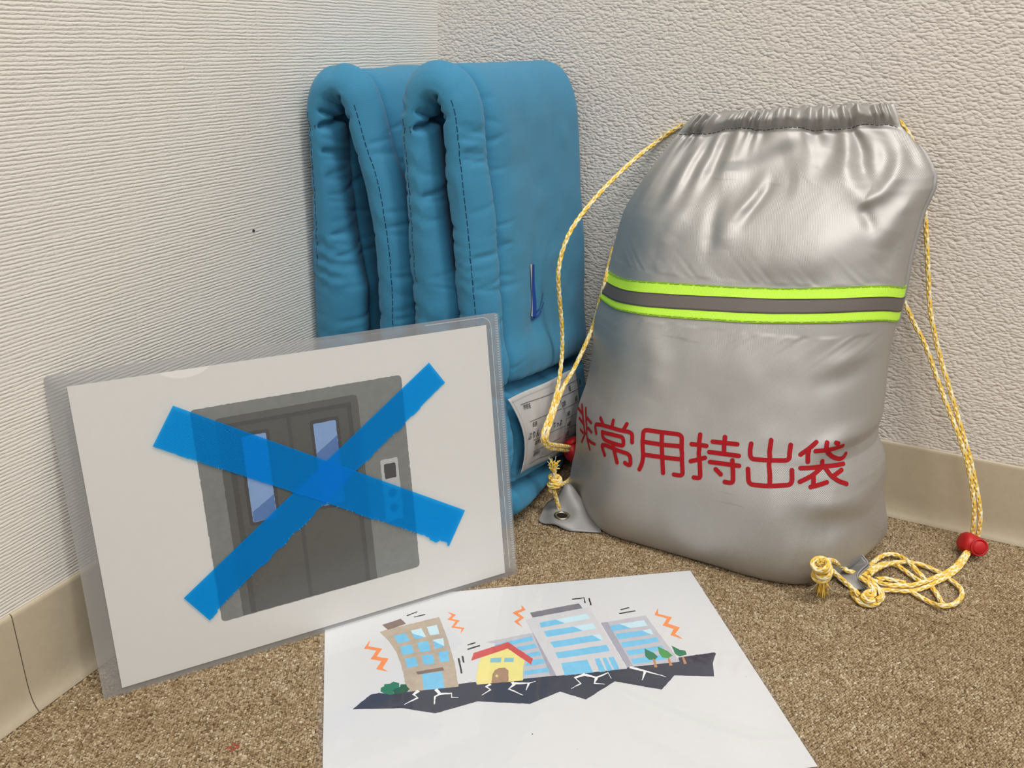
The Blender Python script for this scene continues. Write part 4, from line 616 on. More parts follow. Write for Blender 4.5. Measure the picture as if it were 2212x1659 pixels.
    mesh_obj('hem_stitching', vs_, fs, plain('pale_thread', srgb(150, 152, 156), .7), lab, smooth=False)
    # reinforced slot
    sl = np.array(SLOT); n = 16
    def strip(f0, f1, off, name, mat, parent):
        vs2 = []
        for f_ in (f0, f1):
            top_ = sl[0]*(1-f_)+sl[1]*f_; bot = sl[3]*(1-f_)+sl[2]*f_
            yz2 = np.linspace(top_, bot, n); vs2.append(on_hood(yz2, off))
        mid = on_hood(np.linspace(sl[0]*(1-(f0+f1)/2)+sl[1]*(f0+f1)/2, sl[3]*(1-(f0+f1)/2)+sl[2]*(f0+f1)/2, n), off+.0007)
        V = np.concatenate([vs2[0], mid, vs2[1]]); F2 = [tuple(q) for q in grid_faces(3, n)]
        return mesh_obj(name, V, F2, mat, parent)
    so = strip(-.25, .62, .0006, 'ear_slot', M['white_cloth'], hr)
    strip(.50, 1.05, .0011, 'slot_stitching', M['royal'], so)
    vs_, fs = [], []
    yb, zb = sl[2]
    def tube_on(pts, r):
        P = on_hood(np.array(pts), r+.0003); rope_tube(vs_, fs, P, r, 5)
    tube_on([(yb-.010, zb+.002), (yb-.004, zb-.001), (yb+.003, zb+.001), (yb+.008, zb+.0035)], .0006)
    tube_on([(yb-.001, zb+.004), (yb+.005, zb+.007), (yb+.009, zb+.014), (yb+.012, zb+.020)], .00025)
    tube_on([(yb+.001, zb+.004), (yb+.009, zb+.006), (yb+.014, zb+.010)], .00025)
    mesh_obj('loose_thread', vs_, fs, M['royal'], so)
def rope_tube(vs_, fs, P, r, n=6):
    P = np.asarray(P, float); T = np.gradient(P, axis=0); T /= np.linalg.norm(T, axis=1)[:, None]
    U = np.cross(T, [.3, .2, 1.0]); U /= np.linalg.norm(U, axis=1)[:, None]; W = np.cross(T, U); b = len(vs_)
    rr = np.broadcast_to(r, (len(P),))
    for k in range(len(P)):
        for j in range(n): a_ = 2*math.pi*j/n; vs_.append(P[k]+rr[k]*(math.cos(a_)*U[k]+math.sin(a_)*W[k]))
    for k in range(len(P)-1):
        for j in range(n): fs.append((b+k*n+j, b+k*n+(j+1) % n, b+(k+1)*n+(j+1) % n, b+(k+1)*n+j))
    fs.append(tuple(b+j for j in range(n))[::-1]); fs.append(tuple(b+(len(P)-1)*n+j for j in range(n)))
label()

# ------------------------------------------------------------------ silver emergency bag
bag = empty('drawstring_bag', 'silver nylon drawstring emergency bag with red lettering, leaning on the right wall', 'bag', Matrix.Translation((.36, -.10, 0)))
def bag_body():
    nu, nv = 250, 330
    u = .5-.5*np.cos(np.linspace(0, np.pi, nu)); v_ = np.linspace(0, 1, nv)**1.15
    U, V = np.meshgrid(u, v_, indexing='ij')
    A = bag_surface(U, V, 1); mu, mv = 90, 120
    u2 = .5-.5*np.cos(np.linspace(0, np.pi, nu)); U2, V2 = np.meshgrid(u2, v_, indexing='ij')
    Bk = bag_surface(U2, V2, -1)
    P = np.concatenate([A.reshape(-1, 3), Bk.reshape(-1, 3)]); nA = nu*nv
    F = np.concatenate([grid_faces(nu, nv)[:, ::-1], grid_faces(nu, nv, nA)])
    F = [tuple(q) for q in F]
    for k in range(nu-1):
        for j, fl in ((0, 1), (nv-1, 0)):
            a_, b_ = k*nv+j, (k+1)*nv+j
            q = (a_, b_, b_+nA, a_+nA); F.append(q if fl else q[::-1])
    o = mesh_obj('sack', local(bag, P), F, M['silver'], bag)
    uv = np.concatenate([np.stack([U*LB, V*HB], -1).reshape(-1, 2), np.stack([U2*LB+.3, V2*HB], -1).reshape(-1, 2)]); uvmap(o, uv)
    bm = bmesh.new(); bm.from_mesh(o.data); bmesh.ops.remove_doubles(bm, verts=bm.verts, dist=2e-5); bmesh.ops.recalc_face_normals(bm, faces=bm.faces); bm.to_mesh(o.data); bm.free()
    return o
bag_body()
def on_bag(u, v, off):
    u = np.clip(np.asarray(u, float), 0, 1); v = np.clip(np.asarray(v, float), 0, 1); e = .004
    p = bag_surface(u, v, 1); pu0 = bag_surface(np.clip(u-e, 0, 1), v, 1); pu1 = bag_surface(np.clip(u+e, 0, 1), v, 1); pv0 = bag_surface(u, np.clip(v-e, 0, 1), 1); pv1 = bag_surface(u, np.clip(v+e, 0, 1), 1)
    n = np.cross(pu1-pu0, pv1-pv0); n /= np.linalg.norm(n, axis=-1)[..., None]+1e-12
    n = n*np.where(n[..., 1:2] > .35, -1, 1); return p+n*np.asarray(off)[..., None] if np.ndim(off) else p+n*off
# reflective band
def band():
    lines = [np.array(x) for x in (BAND_top, BAND_ug, BAND_lg, BAND_bo)]; n = 170
    us = .5-.5*np.cos(np.linspace(0, np.pi, n))
    def row(l, t): return np.interp(us, l[:, 0], l[:, 1])
    R = [row(l, 0) for l in lines]
    def sheet(name, va, vb, off, mat, parent, m):
        t = np.linspace(0, 1, m); V = va[:, None]*(1-t)+vb[:, None]*t; U = np.repeat(us[:, None], m, 1)
        P = on_bag(U, V, off); Q = on_bag(U, V, off-.0006)
        F = [tuple(q[::-1]) for q in grid_faces(n, m)]+[tuple(q) for q in grid_faces(n, m, n*m)]
        for k in range(n-1):
            for j in (0, m-1): a_ = k*m+j; b_ = a_+m; F.append((a_, b_, b_+n*m, a_+n*m))
        o = mesh_obj(name, local(bag, np.concatenate([P.reshape(-1, 3), Q.reshape(-1, 3)])), F, mat, parent); uv = np.stack([U*LB, V*HB], -1).reshape(-1, 2); uvmap(o, np.concatenate([uv, uv])); return o
    b = sheet('reflective_band', R[0], R[3], .0011, M['yellow'], bag, 14); b['label'] = 'fluorescent yellow webbing band with a grey reflective stripe'
    sheet('grey_stripe', R[1], R[2], .0016, M['grey_band'], b, 8)
    for va in (R[0]*.89+R[1]*.11-.0003, R[3]*.87+R[2]*.13):
        vs_, fs = [], []
        for k in range(2, n-3):
            if k % 5 == 4: continue
            P = on_bag(us[k:k+2], va[k:k+2]+.0006*(k % 2), .0013); rope_tube(vs_, fs, P, .00030, 4)
        mesh_obj('band_stitching', local(bag, vs_), fs, M['ystitch'], b, smooth=False)
band()
# red lettering: each character a printed patch of rounded strokes
def lettering():
    groups = [(0, 8), (8, 15), (15, 19), (19, 28), (28, 31), (31, len(KANJI))]
    for gi, (a_, b_) in enumerate(groups):
        vs_, fs = [], []
        for si, st in enumerate(KANJI[a_:b_]):
            lift_ = .00032+.00003*si
            st = np.array(st)*[LB, HB]
            d = np.r_[0, np.cumsum(np.linalg.norm(np.diff(st, axis=0), axis=1))]; n = max(3, int(d[-1]/.0012))
            q = np.linspace(0, d[-1], n); pts = np.stack([np.interp(q, d, st[:, k]) for k in (0, 1)], 1)
            if n > 6:
                sm = pts.copy()
                for _ in range(2): sm[1:-1] = (sm[:-2]+2*sm[1:-1]+sm[2:])/4
                pts = sm
            e = .003; uv = pts/[LB, HB]
            P = on_bag(uv[:, 0], uv[:, 1], lift_); X = on_bag(uv[:, 0]+e, uv[:, 1], lift_)-on_bag(uv[:, 0]-e, uv[:, 1], lift_); Y = on_bag(uv[:, 0], uv[:, 1]+e, lift_)-on_bag(uv[:, 0], uv[:, 1]-e, lift_)
            N = np.cross(X, Y); N /= np.linalg.norm(N, axis=1)[:, None]
            T = np.gradient(P, axis=0); T /= np.linalg.norm(T, axis=1)[:, None]; S = np.cross(N, T); S /= np.linalg.norm(S, axis=1)[:, None]
            r = (.00140, .00180, .00186, .00186, .00186, .00186)[gi]; b0 = len(vs_)
            # ribbon points re-laid on the cloth
            JX = X/(2*e*LB); JY = Y/(2*e*HB)
            def lay(vec):
                # world offset -> uv offset by least squares in the tangent plane
                a11 = (JX*JX).sum(1); a12 = (JX*JY).sum(1); a22 = (JY*JY).sum(1); b1 = (JX*vec).sum(1); b2 = (JY*vec).sum(1); det = a11*a22-a12*a12
                return np.stack([(a22*b1-a12*b2)/det, (a11*b2-a12*b1)/det], 1)/[LB, HB]
            rows = [uv+lay(S*r*k) for k in (-1, -.5, 0, .5, 1)]
            G = np.stack([on_bag(w[:, 0], w[:, 1], lift_) for w in rows], 1)
            vs_.extend(G.reshape(-1, 3)); fs.extend([tuple(x) for x in grid_faces(len(P), 5, b0)])
            ks = np.array([k for k in range(len(P)) if k in (0, len(P)-1) or (k % 4 == 0 and len(st) > 2)]); ang = np.linspace(0, 2*np.pi, 15)[:-1]
            ring = np.stack([(uv+lay(r*(math.cos(q)*S+math.sin(q)*T)))[ks] for q in ang])
            RP = on_bag(ring[..., 0], ring[..., 1], lift_+.00001)
            for ii, k in enumerate(ks):
                b1 = len(vs_); vs_.extend(RP[:, ii]); vs_.append(P[k]+N[k]*.00001); fs.extend([(b1+q, b1+(q+1) % 14, b1+14) for q in range(14)])
        mesh_obj('printed_character', local(bag, vs_), fs, M['red_ink'], bag, smooth=False)
lettering()
def hem_stitch():
    h = np.array(HEMSTITCH); h = h[h[:, 0].argsort()]; us = np.linspace(.01, .99, 200); vv = hem_v(us)
    vs_, fs = [], []
    for k in range(0, 198):
        if k % 4 == 3: continue
        rope_tube(vs_, fs, on_bag(us[k:k+2], vv[k:k+2], .0002), .00035, 4)
    mesh_obj('hem_stitching', local(bag, vs_), fs, M['gstitch'], bag, smooth=False)
hem_stitch()
# side seams
def side_seam():
    for arr, sgn in ((BAGR, 1),):
        P = arr[19:-4].copy(); P[:, 0] += sgn*.0004
        V = []; n = len(P)
        w = .0035
        A = P+np.array([-sgn*.002, 0, 0]); Bx = P+np.array([sgn*w*.6, -.0008, 0])
        for q in (A+[0, -.0005, 0], Bx+[0, -.0006, 0], Bx+[0, .0006, 0], A+[0, .0005, 0]): V.append(q)
        V = np.concatenate(V); F = [tuple(q) for q in grid_faces(4, n)]
        mesh_obj('side_seam', local(bag, V), F, M['silver'], bag); 
side_seam()
# corner tabs
def coons(bot, top_, n, m):
    b = smooth_poly(np.array(bot), n); t = smooth_poly(np.array(top_), n); s = np.linspace(0, 1, m)[None, :, None]
    return b[:, None]*(1-s)+t[:, None]*s
def shell(name, G, th, mat, parent):
    n, m = G.shape[:2]; du = np.gradient(G, axis=0); dv = np.gradient(G, axis=1); N = np.cross(du, dv); N /= np.linalg.norm(N, axis=-1)[..., None]+1e-9
    N = N*np.where(N[..., 2:] < 0, -1, 1) if abs(N[..., 2].mean()) > .2 else N
    A = G+N*th/2; Bq = G-N*th/2; F = [tuple(q) for q in grid_faces(n, m)]+[tuple(q[::-1]) for q in grid_faces(n, m, n*m)]
    ring = [i*m for i in range(n)]+[(n-1)*m+j for j in range(1, m)]+[i*m+m-1 for i in range(n-2, -1, -1)]+[j for j in range(m-2, 0, -1)]
    for q in range(len(ring)): a_, b_ = ring[q], ring[(q+1) % len(ring)]; F.append((a_, b_, b_+n*m, a_+n*m))
    V = np.concatenate([A.reshape(-1, 3), Bq.reshape(-1, 3)])
    o = mesh_obj(name, local(bag, V), F, mat, parent); uvmap(o, np.concatenate([G[..., :2].reshape(-1, 2)]*2)); return o
def eyelet_tab():
    n, m = 44, 18; G = coons(LTAB_B, LTAB_T, n, m)
    e = np.array(LEYE); d = np.hypot(G[..., 0]-e[0], G[..., 1]-e[1]); k = np.exp(-(d/.0125)**4)
    G[..., 2] = G[..., 2]*(1-k)+e[2]*k
    t = shell('corner_tab', G, .0014, M['tab'], bag)
    # eyelet ring and its dark hole
    vs_, fs = [], []; na, nb = 40, 10; R, r = .0062, .0014
    for i in range(na):
        for j in range(nb):
            a_, b_ = 2*math.pi*i/na, 2*math.pi*j/nb; rr = R+r*math.cos(b_); vs_.append((e[0]+rr*math.cos(a_), e[1]+rr*math.sin(a_), e[2]+.0008+r*.8*math.sin(b_)))
    for i in range(na):
        for j in range(nb): fs.append((i*nb+j, ((i+1) % na)*nb+j, ((i+1) % na)*nb+(j+1) % nb, i*nb+(j+1) % nb))
    ey = mesh_obj('eyelet', local(bag, vs_), fs, M['brass'], t)
    a_ = np.linspace(0, 2*np.pi, 25)[:-1]
    mesh_obj('eyelet_hole', local(bag, [(e[0]+.0052*math.cos(q), e[1]+.0052*math.sin(q), e[2]+.0009) for q in a_]+[(e[0]+.0048*math.cos(q), e[1]+.0048*math.sin(q), e[2]-.0002) for q in a_]), [tuple(range(24))]+[(k_, (k_+1) % 24, 24+(k_+1) % 24, 24+k_) for k_ in range(24)], M['dark'], t, smooth=False)
eyelet_tab()
def folded_tab():
    G = coons(RTAB_I, RTAB_O, 60, 16); s = np.linspace(0, 1, 16)[None]; 
    G[..., 2] -= .004*np.sin(np.pi*s)*np.sin(np.pi*np.linspace(0, 1, 60))[:, None]; G[..., 2] = np.maximum(G[..., 2], .0018)
    t = shell('corner_tab', G, .0020, M['tab'], bag)
    vs_, fs = [], []
    E = G[:, -1]; rope_tube(vs_, fs, E+[0, 0, .0010], .00085, 6); rope_tube(vs_, fs, E+[.0012, -.0008, -.0006], .00085, 6)
    mesh_obj('hem_edge', local(bag, vs_), fs, M['tab'], t)
folded_tab()

# cords
def rope(paths, name, parent, R=.0022, pitch=.023):
    vs_, fs, mi = [], [], []
    for path in paths:
        path = np.array(path); path[:, 1] = np.minimum(path[:, 1], -R-.0003)
        L = np.linalg.norm(np.diff(path, axis=0), axis=1).sum(); n = max(8, int(L/.0016)); P = smooth_poly(path, n)
        T = np.gradient(P, axis=0); T /= np.linalg.norm(T, axis=1)[:, None]
        U = np.zeros_like(P); u0 = np.cross(T[0], [0.2, .1, 1]); U[0] = u0/np.linalg.norm(u0)
        for k in range(1, n): q = U[k-1]-T[k]*np.dot(U[k-1], T[k]); U[k] = q/np.linalg.norm(q)
        W = np.cross(T, U); S = np.linspace(0, L, n)
        for s in range(6):
            ph = 2*np.pi*(S/pitch*(1 if s % 2 else -1)+s/6.); wob = 1 if s % 2 else .93
            C_ = P+(R*.55*wob)*(np.cos(ph)[:, None]*U+np.sin(ph)[:, None]*W); b = len(vs_)
            for k in range(n):
                for j in range(5): a_ = 2*math.pi*j/5; vs_.append(C_[k]+R*.46*(math.cos(a_)*U[k]+math.sin(a_)*W[k]))
            F = grid_faces(n, 5, b, True); fs.extend(map(tuple, F)); mi.extend([1 if s in (1, 2, 4) else 0]*len(F))
            fs.append(tuple(b+j for j in range(5))); fs.append(tuple(b+(n-1)*5+j for j in range(5))); mi.extend([0, 0])
    V = np.array(vs_); V[:, 2] = np.maximum(V[:, 2], .0006)
    return mesh_obj(name, local(bag, V), fs, [M['cord_y'], M['cord_w']], parent, midx=mi)
lc = rope(LEFTCORD, 'drawcord', bag); lc['label'] = 'yellow and cream twisted drawcord on the left of the bag'
rc = rope(RIGHTCORD, 'drawcord', bag); rc['label'] = 'yellow and cream twisted drawcord looped on the carpet at the right'
def knot(cen, axis, r, turns, name, parent, length):
    """cord wound round itself"""
    cen = np.array(cen); ax = np.array(axis, float); ax /= np.linalg.norm(ax); a_ = np.cross(ax, [.3, 1, .2]); a_ /= np.linalg.norm(a_); b_ = np.cross(ax, a_)
    t = np.linspace(0, 1, int(turns*14)); th = 2*np.pi*turns*t
    rr = r*(1+.18*np.sin(th*.7+1))
    P = cen+ax*((t-.5)*length)[:, None]+(rr*np.cos(th))[:, None]*a_+(rr*np.sin(th))[:, None]*b_
    return rope([P.tolist()], name, parent)
def fray(root_p, tip_p, n, spread, name, parent, seed, mats):
    r_ = np.random.RandomState(seed); root_p, tip_p = np.array(root_p), np.array(tip_p); vs_, fs, mi = [], [], []
    for k in range(n):
        t = np.linspace(0, 1, 6)[:, None]; w = r_.normal(0, 1, 3)*spread; c = r_.normal(0, 1, 3)*spread*.7; l = r_.uniform(.6, 1.15); f0 = len(fs)
        if k % 4 == 0: w = w*1.9
        P = root_p+r_.normal(0, .0007, 3)+(tip_p-root_p)*t*l+w*t**1.6+c*np.sin(np.pi*t)*.5; P[:, 2] = np.maximum(P[:, 2], .001)
        rope_tube(vs_, fs, P, .00052 if k % 4 else .00028, 4); mi.extend([1 if k % 4 == 0 else 0]*(len(fs)-f0))
    return mesh_obj(name, local(bag, vs_), fs, mats, parent, midx=mi)
LK = np.array(LKNOT); knot(LK, (.1, 0, 1), .0044, 3.2, 'cord_knot', lc, .0085)
rope([[LK+[0, 0, -.004], LK+[-.0035, -.003, -.008], LK+[-.002, -.002, -.0105]]], 'cord_knot', lc)
rope([[LK+[0, 0, .002], np.array(LFRAY)]], 'cord_knot', lc)
fray(np.array(LFRAY)-[0, 0, .003], np.array(LFRAY)+[0, -.001, .006], 40, .0022, 'frayed_end', lc, 5, [M['cord_y'], M['fray']])
RK = np.array(RKNOT).mean(0); axk = np.array(RKNOT[0])-np.array(RKNOT[-1])
knot(RK, axk, .0058, 3.6, 'cord_knot', rc, .019)
rope([[np.array(RKNOT[0]), RK, np.array(RKNOT[-1]), np.array(RFRAY[0])]], 'cord_knot', rc, .0032)
fray(np.array(RFRAY[0])+[0, 0, .002], np.array(RFRAY[1]), 80, .0026, 'frayed_end', rc, 9, [M['cord_y'], M['fray']])
# cord stoppers
def stopper(cen, axis, face, parent, name='cord_stopper'):
    ax = Vector(axis).normalized(); fc = Vector(face); fc = (fc-ax*fc.dot(ax)).normalized(); th = ax.cross(fc)
    Rm = np.array([ax, fc, th]).T
    vs_, fs = [], []
    prof = [(-.0098, 0), (-.0096, .0050), (-.0088, .0078), (-.0070, .0093), (-.0034, .0099), (.0, .0098), (.0036, .0099), (.0072, .0092), (.0089, .0076), (.0097, .0048), (.0098, 0)]
    n = 32
    for x_, r_ in prof:
        for j in range(n): a_ = 2*math.pi*j/n; vs_.append((x_, r_*math.cos(a_), r_*.92*math.sin(a_)))
    fs = [tuple(q) for q in grid_faces(len(prof), n, 0, True)]
    V = np.array(vs_)@Rm.T+np.array(cen)
    o = mesh_obj(name, local(bag, V), fs, M['red_plastic'], parent); bm = bmesh.new(); bm.from_mesh(o.data); bmesh.ops.remove_doubles(bm, verts=bm.verts, dist=1e-6); bmesh.ops.recalc_face_normals(bm, faces=bm.faces); bm.to_mesh(o.data); bm.free()
    # button in its collar
    vs_ = []; pr = [(.0066, .0088), (.0078, .0100), (.0078, .0106), (.0066, .0108), (.0062, .0098), (.0060, .0094), (.0057, .0112), (.0050, .0120), (.0, .0122)]
    for r_, y_ in pr:
        for j in range(n): a_ = 2*math.pi*j/n; vs_.append((.0022+r_*math.cos(a_), y_, r_*math.sin(a_)))
    V = np.array(vs_)@Rm.T+np.array(cen); fs = [tuple(q) for q in grid_faces(len(pr), n, 0, True)]
    q = mesh_obj('stopper_button', local(bag, V), fs, M['red_plastic'], o); bm = bmesh.new(); bm.from_mesh(q.data); bmesh.ops.remove_doubles(bm, verts=bm.verts, dist=1e-6); bmesh.ops.recalc_face_normals(bm, faces=bm.faces); bm.to_mesh(q.data); bm.free()
    return o
stopper(RSTOP, (.86, .25, -.36), (-.12, -.85, .5), rc)
stopper((LSTOP[0]+.0035, LSTOP[1], LSTOP[2]), (.25, .9, .25), (-.55, -.45, .75), lc)

# ------------------------------------------------------------------ clear folder with the lift picture, leaning in the corner
FO = FOLDER; ex, ez, nz = (Vector(FO[k]) for k in ('ex', 'ez', 'nz')); fo = Vector(FO['o'])
lean = Matrix.Rotation(.022, 3, ex); ez = lean@ez; nz = lean@nz        # its top corner just touches the wall
FM = Matrix(((ex.x, ez.x, nz.x, fo.x), (ex.y, ez.y, nz.y, fo.y), (ex.z, ez.z, nz.z, fo.z), (0, 0, 0, 1)))
def poly_slab(name, outline, z0, z1, mat, parent, edge=None):
    film_ = mat in (M['film'], M['film2'], M['lam'])         # a film is one skin with a cut edge
    n = len(outline); vs_ = [(x, y, z1) for x, y in outline]+[(x, y, z0) for x, y in outline]
    tri = tessellate_polygon([[Vector((x, y, 0)) for x, y in outline]])
    fs, mi = [], []
    for t in tri:
        a_, b_, c_ = t; nrm = (Vector(outline[b_])-Vector(outline[a_])).to_3d().cross((Vector(outline[c_])-Vector(outline[a_])).to_3d()).z
        t = t if nrm > 0 else t[::-1]; fs += [tuple(t)] if film_ else [tuple(t), tuple(n+k for k in t[::-1])]; mi += [0] if film_ else [0, 0]
    for k in range(n): fs.append((k, n+k, n+(k+1) % n, (k+1) % n)); mi.append(1 if edge else 0)
    return mesh_obj(name, vs_, fs, [mat]+([edge] if edge else []), parent, smooth=False, midx=mi)
def rounded(x0, x1, y0, y1, r, n=5):
    out_ = []
    for cx_, cy_, a0 in ((x1-r, y1-r, 0), (x0+r, y1-r, 90), (x0+r, y0+r, 180), (x1-r, y0+r, 270)):
        for k in range(n+1): a_ = math.radians(a0+90*k/n); out_.append((cx_+r*math.cos(a_), cy_+r*math.sin(a_)))
    return out_
mm = .001
folder = empty('clear_folder', 'clear plastic folder crossed with two blue tape strips, leaning against the corner', 'folder', FM)
back = poly_slab('back_sheet', rounded(-.0120, .3082, -.0050, .2186, .003), -.0012, -.0010, M['film2'], folder, M['edge'])
# the front sheet: thumb cut in its top edge and a nick by the fold
fr = []
fr += [(-.0120, .2160), (-.0120, -.0020), (-.0105, -.0045), (-.0085, -.0050), (.3082, -.0050), (.3082, .2184), (.2948, .2190)]
fr += [(.2946, .2165), (.2945, .2140), (.2938, .2125), (.2925, .2115), (.2912, .2116), (.2898, .2128), (.2880, .2150), (.2858, .2168)]
fr += [(.100, .2160)]
for k in range(0, 19): a_ = math.pi*k/18; fr.append((.0702+.0150*math.cos(a_)*(1.25), .2160-.0112*math.sin(a_)))
front = poly_slab('front_sheet', fr[::1], .0006, .0008, M['film'], folder, M['edge'])
# inner fold line of the pocket
vs_, fs = [], []
def wire2(pts, w, z, vs_, fs):
    pts = np.array(pts); t = np.gradient(pts, axis=0); t /= np.linalg.norm(t, axis=1)[:, None]; nn = np.stack([-t[:, 1], t[:, 0]], 1)*w; b = len(vs_); n = len(pts)
    for q in (pts-nn, pts+nn): vs_.extend([(x, y, z) for x, y in q])
    fs.extend([(b+k, b+k+1, b+n+k+1, b+n+k) for k in range(n-1)])
arc = [(.3005-.008+.008*math.cos(a_), .2085+.008*math.sin(a_)) for a_ in np.linspace(math.pi/2, 0, 8)]
wire2([(.245, .2165)]+arc+[(.3005, .19), (.3007, .10), (.3010, .004)], .00022, .00095, vs_, fs)
wire2([(-.011, .2140), (.05, .2140), (.245, .2165)], .00016, .00095, vs_, fs) if False else None
mesh_obj('pocket_crease', vs_, fs, M['edge'], folder, smooth=False)
vs_, fs = [], []
for k in range(100):
    y_ = .0115+k*.00207
    for dx0, dx1 in ((-.0011, 0), (0, .0011)):
        s_ = 1 if dx0 < 0 else -1
        wire2([(.3054+dx0, y_+(.0008 if s_ > 0 else 0)), (.3054+dx1, y_+(0 if s_ > 0 else .0008))], .00022, .0010, vs_, fs)
mesh_obj('weld_seam', vs_, fs, M['edge'], folder, smooth=False)
# blue cloth tape, cut ragged along one side
def tape(A_, B_, C_, D_, ragged, z, seed, name='tape_strip'):
    r_ = np.random.RandomState(seed); A_, B_, C_, D_ = (np.array(q)*mm for q in (A_, B_, C_, D_))
    n = 170; t = np.linspace(0, 1, n)[:, None]; topl = A_*(1-t)+B_*t; botl = D_*(1-t)+C_*t
    nb = (botl-topl); nb /= np.linalg.norm(nb, axis=1)[:, None]
    rag = np.array([.0005 if r_.rand() < .5 else 0 for _ in range(n)])
    blk = np.repeat(r_.uniform(0, 1, n//6+1), 6)[:n]
    prof_ = np.interp(t[:, 0], [0, .1, .45, .62, .75, .9, 1], ragged)
    botl = botl+nb*(prof_*(.0011*(blk > .55)+.0005*blk+.5*rag)-.0003*blk)[:, None]
    vs_, uv = [], []
    L = np.linalg.norm(B_-A_); W = np.linalg.norm(D_-A_)
    for k in range(n): vs_ += [(*topl[k], z), (*botl[k], z), (*topl[k], z-.00018), (*botl[k], z-.00018)]; uv += [(t[k, 0]*L, 0), (t[k, 0]*L, W)]*2
    fs = []
    for k in range(n-1):
        a_ = 4*k; b_ = a_+4; fs += [(a_, a_+1, b_+1, b_), (a_, b_, b_+2, a_+2), (a_+1, a_+3, b_+3, b_+1)]
    fs += [(0, 2, 3, 1), (4*n-4, 4*n-3, 4*n-1, 4*n-2)]
    o = mesh_obj(name, vs_, fs, M['tape'], folder, smooth=False); uvmap(o, uv)
    v2, f2 = [], []
    for k in range(26):
        i = r_.choice(n, p=prof_/prof_.sum()); p = botl[i]; a_ = r_.uniform(-.6, .6); l = r_.uniform(.0006, .0016); d_ = nb[i]*math.cos(a_)+np.array([-nb[i][1], nb[i][0]])*math.sin(a_)
        wire2([p-d_*.0006, p+d_*l], .00008, z+.0001, v2, f2)
    mesh_obj('frayed_thread', v2, f2, plain('pale_blue_thread', srgb(120, 185, 235), .6), o, smooth=False, kind='stuff'); return o
tb = tape((47.26, 52.59), (245.18, 187.99), (256.92, 170.64), (60.62, 32.79), [1.4, .9, .9, .3, 1.2, .6, .3], .00125, 3); tb['label'] = 'blue cloth tape strip rising to the upper right'
ta = tape((59.7, 187.47), (264.43, 64.0), (249.11, 39.69), (43.35, 162.56), [.2, .4, .4, .4, 1.0, 1.8, 1.6], .00160, 7); ta['label'] = 'blue cloth tape strip falling to the lower right, on top'

# prints ------------------------------------------------------------------
def wobble(pts, amp, r_):
    out_ = []; n = len(pts)
    for k in range(n):
        a_, b_ = np.array(pts[k]), np.array(pts[(k+1) % n]); L = np.linalg.norm(b_-a_); m = max(1, int(L/1.6)); d_ = (b_-a_)/max(L, 1e-6); nn = np.array([-d_[1], d_[0]])
        for q in range(m):
            p = a_+(b_-a_)*q/m; out_.append(tuple(p+(nn*r_.normal(0, amp) if q else 0)))
    return out_
def bbox(p): p = np.array(p); return p.min(0), p.max(0)
def printed(name, items, parent, z0, dz, xf, seed, amp=.10, label=None):
    """items: (ink, polygon in mm) in painting order; stacked a hair apart"""
    r_ = np.random.RandomState(seed); mats, vs_, fs, mi, done = [], [], [], [], []
    for col, pts in items:
        if col not in mats: mats.append(col)
        lo, hi = bbox(pts); lay = 0
        for (l2, h2, y2) in done:
            if (lo < h2).all() and (l2 < hi).all(): lay = max(lay, y2+1)
        done.append((lo, hi, lay))
        w = wobble(pts, amp, r_); b = len(vs_); z = z0+dz*lay
        vs_ += [(*xf(x*mm, y*mm), z) for x, y in w]
        for t in tessellate_polygon([[Vector((x, y, 0)) for x, y in w]]):
            p = [Vector(vs_[b+k]) for k in t]
            t = t if (p[1]-p[0]).cross(p[2]-p[0]).z > 0 else t[::-1]
            fs.append(tuple(b+k for k in t)); mi.append(mats.index(col))
    return mesh_obj(name, vs_, fs, [INK[c] for c in mats], parent, smooth=False, midx=mi, label=label)
sheet1 = empty('printed_sheet', 'white sheet printed with a grey lift door, inside the clear folder', 'paper', FM)
poly_slab('paper', [(0, 0), (.297, 0), (.297, .210), (0, .210)], -.0006, -.0003, M['paper'], sheet1)
def rr(x0, x1, y0, y1, r): return [(a_/mm, b_/mm) for a_, b_ in rounded(x0*mm, x1*mm, y0*mm, y1*mm, r*mm, 4)]
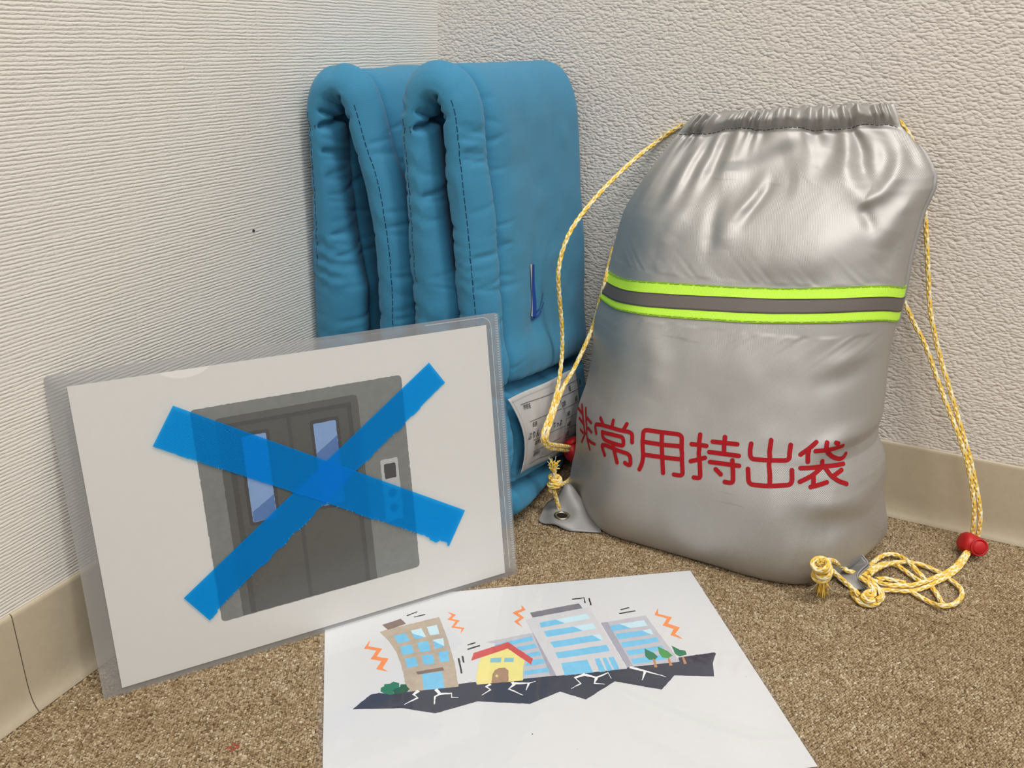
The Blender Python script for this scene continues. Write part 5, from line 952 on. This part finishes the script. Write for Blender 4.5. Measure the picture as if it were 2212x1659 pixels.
lift = [('e_frame', rr(69.6, 222.1, 26.8, 182.0, 3)),
        ('e_band', [(84.6, 27.2), (186.5, 27.2), (186.5, 170.2), (185.6, 172.2), (183.5, 173.1), (87, 173.1), (85.2, 172.2), (84.6, 170)]),
        ('e_line', [(90.2, 27.6), (181.0, 27.6), (181.0, 168.2), (90.2, 168.2)]), ('e_door', [(94.0, 27.9), (177.6, 27.9), (177.6, 165.2), (94.0, 165.2)]),
        ('e_line', [(133.0, 27.7), (135.9, 27.7), (135.7, 166.0), (132.8, 166.0)]),
        ('e_win', rr(98.0, 119.9, 91.8, 159.9, 2.4)), ('e_glass', rr(100.5, 117.4, 94.3, 157.3, .9)), ('e_glass2', [(101.0, 94.6), (117.1, 94.6), (117.3, 111.6), (101.0, 102.0)]),
        ('e_win', rr(149.0, 170.6, 91.8, 159.8, 2.4)), ('e_glass', rr(151.3, 168.2, 94.3, 157.0, .9)), ('e_glass2', [(151.6, 94.6), (168.0, 94.6), (168.0, 145.4), (151.6, 134.9)]),
        ('e_plate', rr(198.6, 212.7, 70, 119.4, 1.2)), ('e_disp', rr(201.2, 210.4, 103.8, 115.6, 1)),
        ('e_btn', [(205.8+3.4*math.cos(t), 92+3.4*math.sin(t)) for t in np.linspace(0, 6.283, 15)[:-1]]), ('e_btn', [(205.8+3.4*math.cos(t), 80+3.4*math.sin(t)) for t in np.linspace(0, 6.283, 15)[:-1]])]
printed('printed_picture', lift, sheet1, -.00026, .00005, lambda x, y: (x, y), 2, .12, 'printed drawing of grey lift doors')

# laminated sheet on the carpet
SH = SHEET; tr, dx_, dy_ = np.array(SH['tr']), np.array(SH['dx']), np.array(SH['dy'])
SM = Matrix(((dx_[0], -dy_[0], 0, tr[0]), (dx_[1], -dy_[1], 0, tr[1]), (0, 0, 1, .0016), (0, 0, 0, 1)))
sheet2 = empty('laminated_sheet', 'laminated white sheet printed with shaking town buildings, lying on the carpet', 'paper', SM)
W2, H2 = .3062, .2150
poly_slab('paper', [(0, 0), (-W2, 0), (-W2, -H2), (0, -H2)][::-1], -.0001, .0001, M['paper2'], sheet2)
poly_slab('laminate_film', rounded(-W2-.0036, .0030, -H2-.003, .0016, .0015), .00046, .00058, M['lam'], sheet2, M['edge'])
def stroke(pts, w0, w1):
    pts = np.array(pts, float); d_ = np.r_[0, np.cumsum(np.linalg.norm(np.diff(pts, axis=0), axis=1))]; n = len(pts); w = w0+(w1-w0)*d_/d_[-1]
    L_, R_ = [], []
    for k in range(n):
        t = pts[min(k+1, n-1)]-pts[max(k-1, 0)]; t /= np.linalg.norm(t); nn = np.array([-t[1], t[0]])*w[k]/2; L_.append(tuple(pts[k]+nn)); R_.append(tuple(pts[k]-nn))
    return L_+R_[::-1]
items = []
for col, pts in TOWN:
    if pts[0] == 'L':
        w = pts[1]; w0, w1 = (w, w) if not isinstance(w, list) else w; items.append((col, stroke(pts[2], w0, w1)))
    else: items.append((col, pts))
printed('printed_picture', items, sheet2, .00013, .00003, lambda x, y: (x, -y), 6, .10, 'printed drawing of buildings over cracked ground')
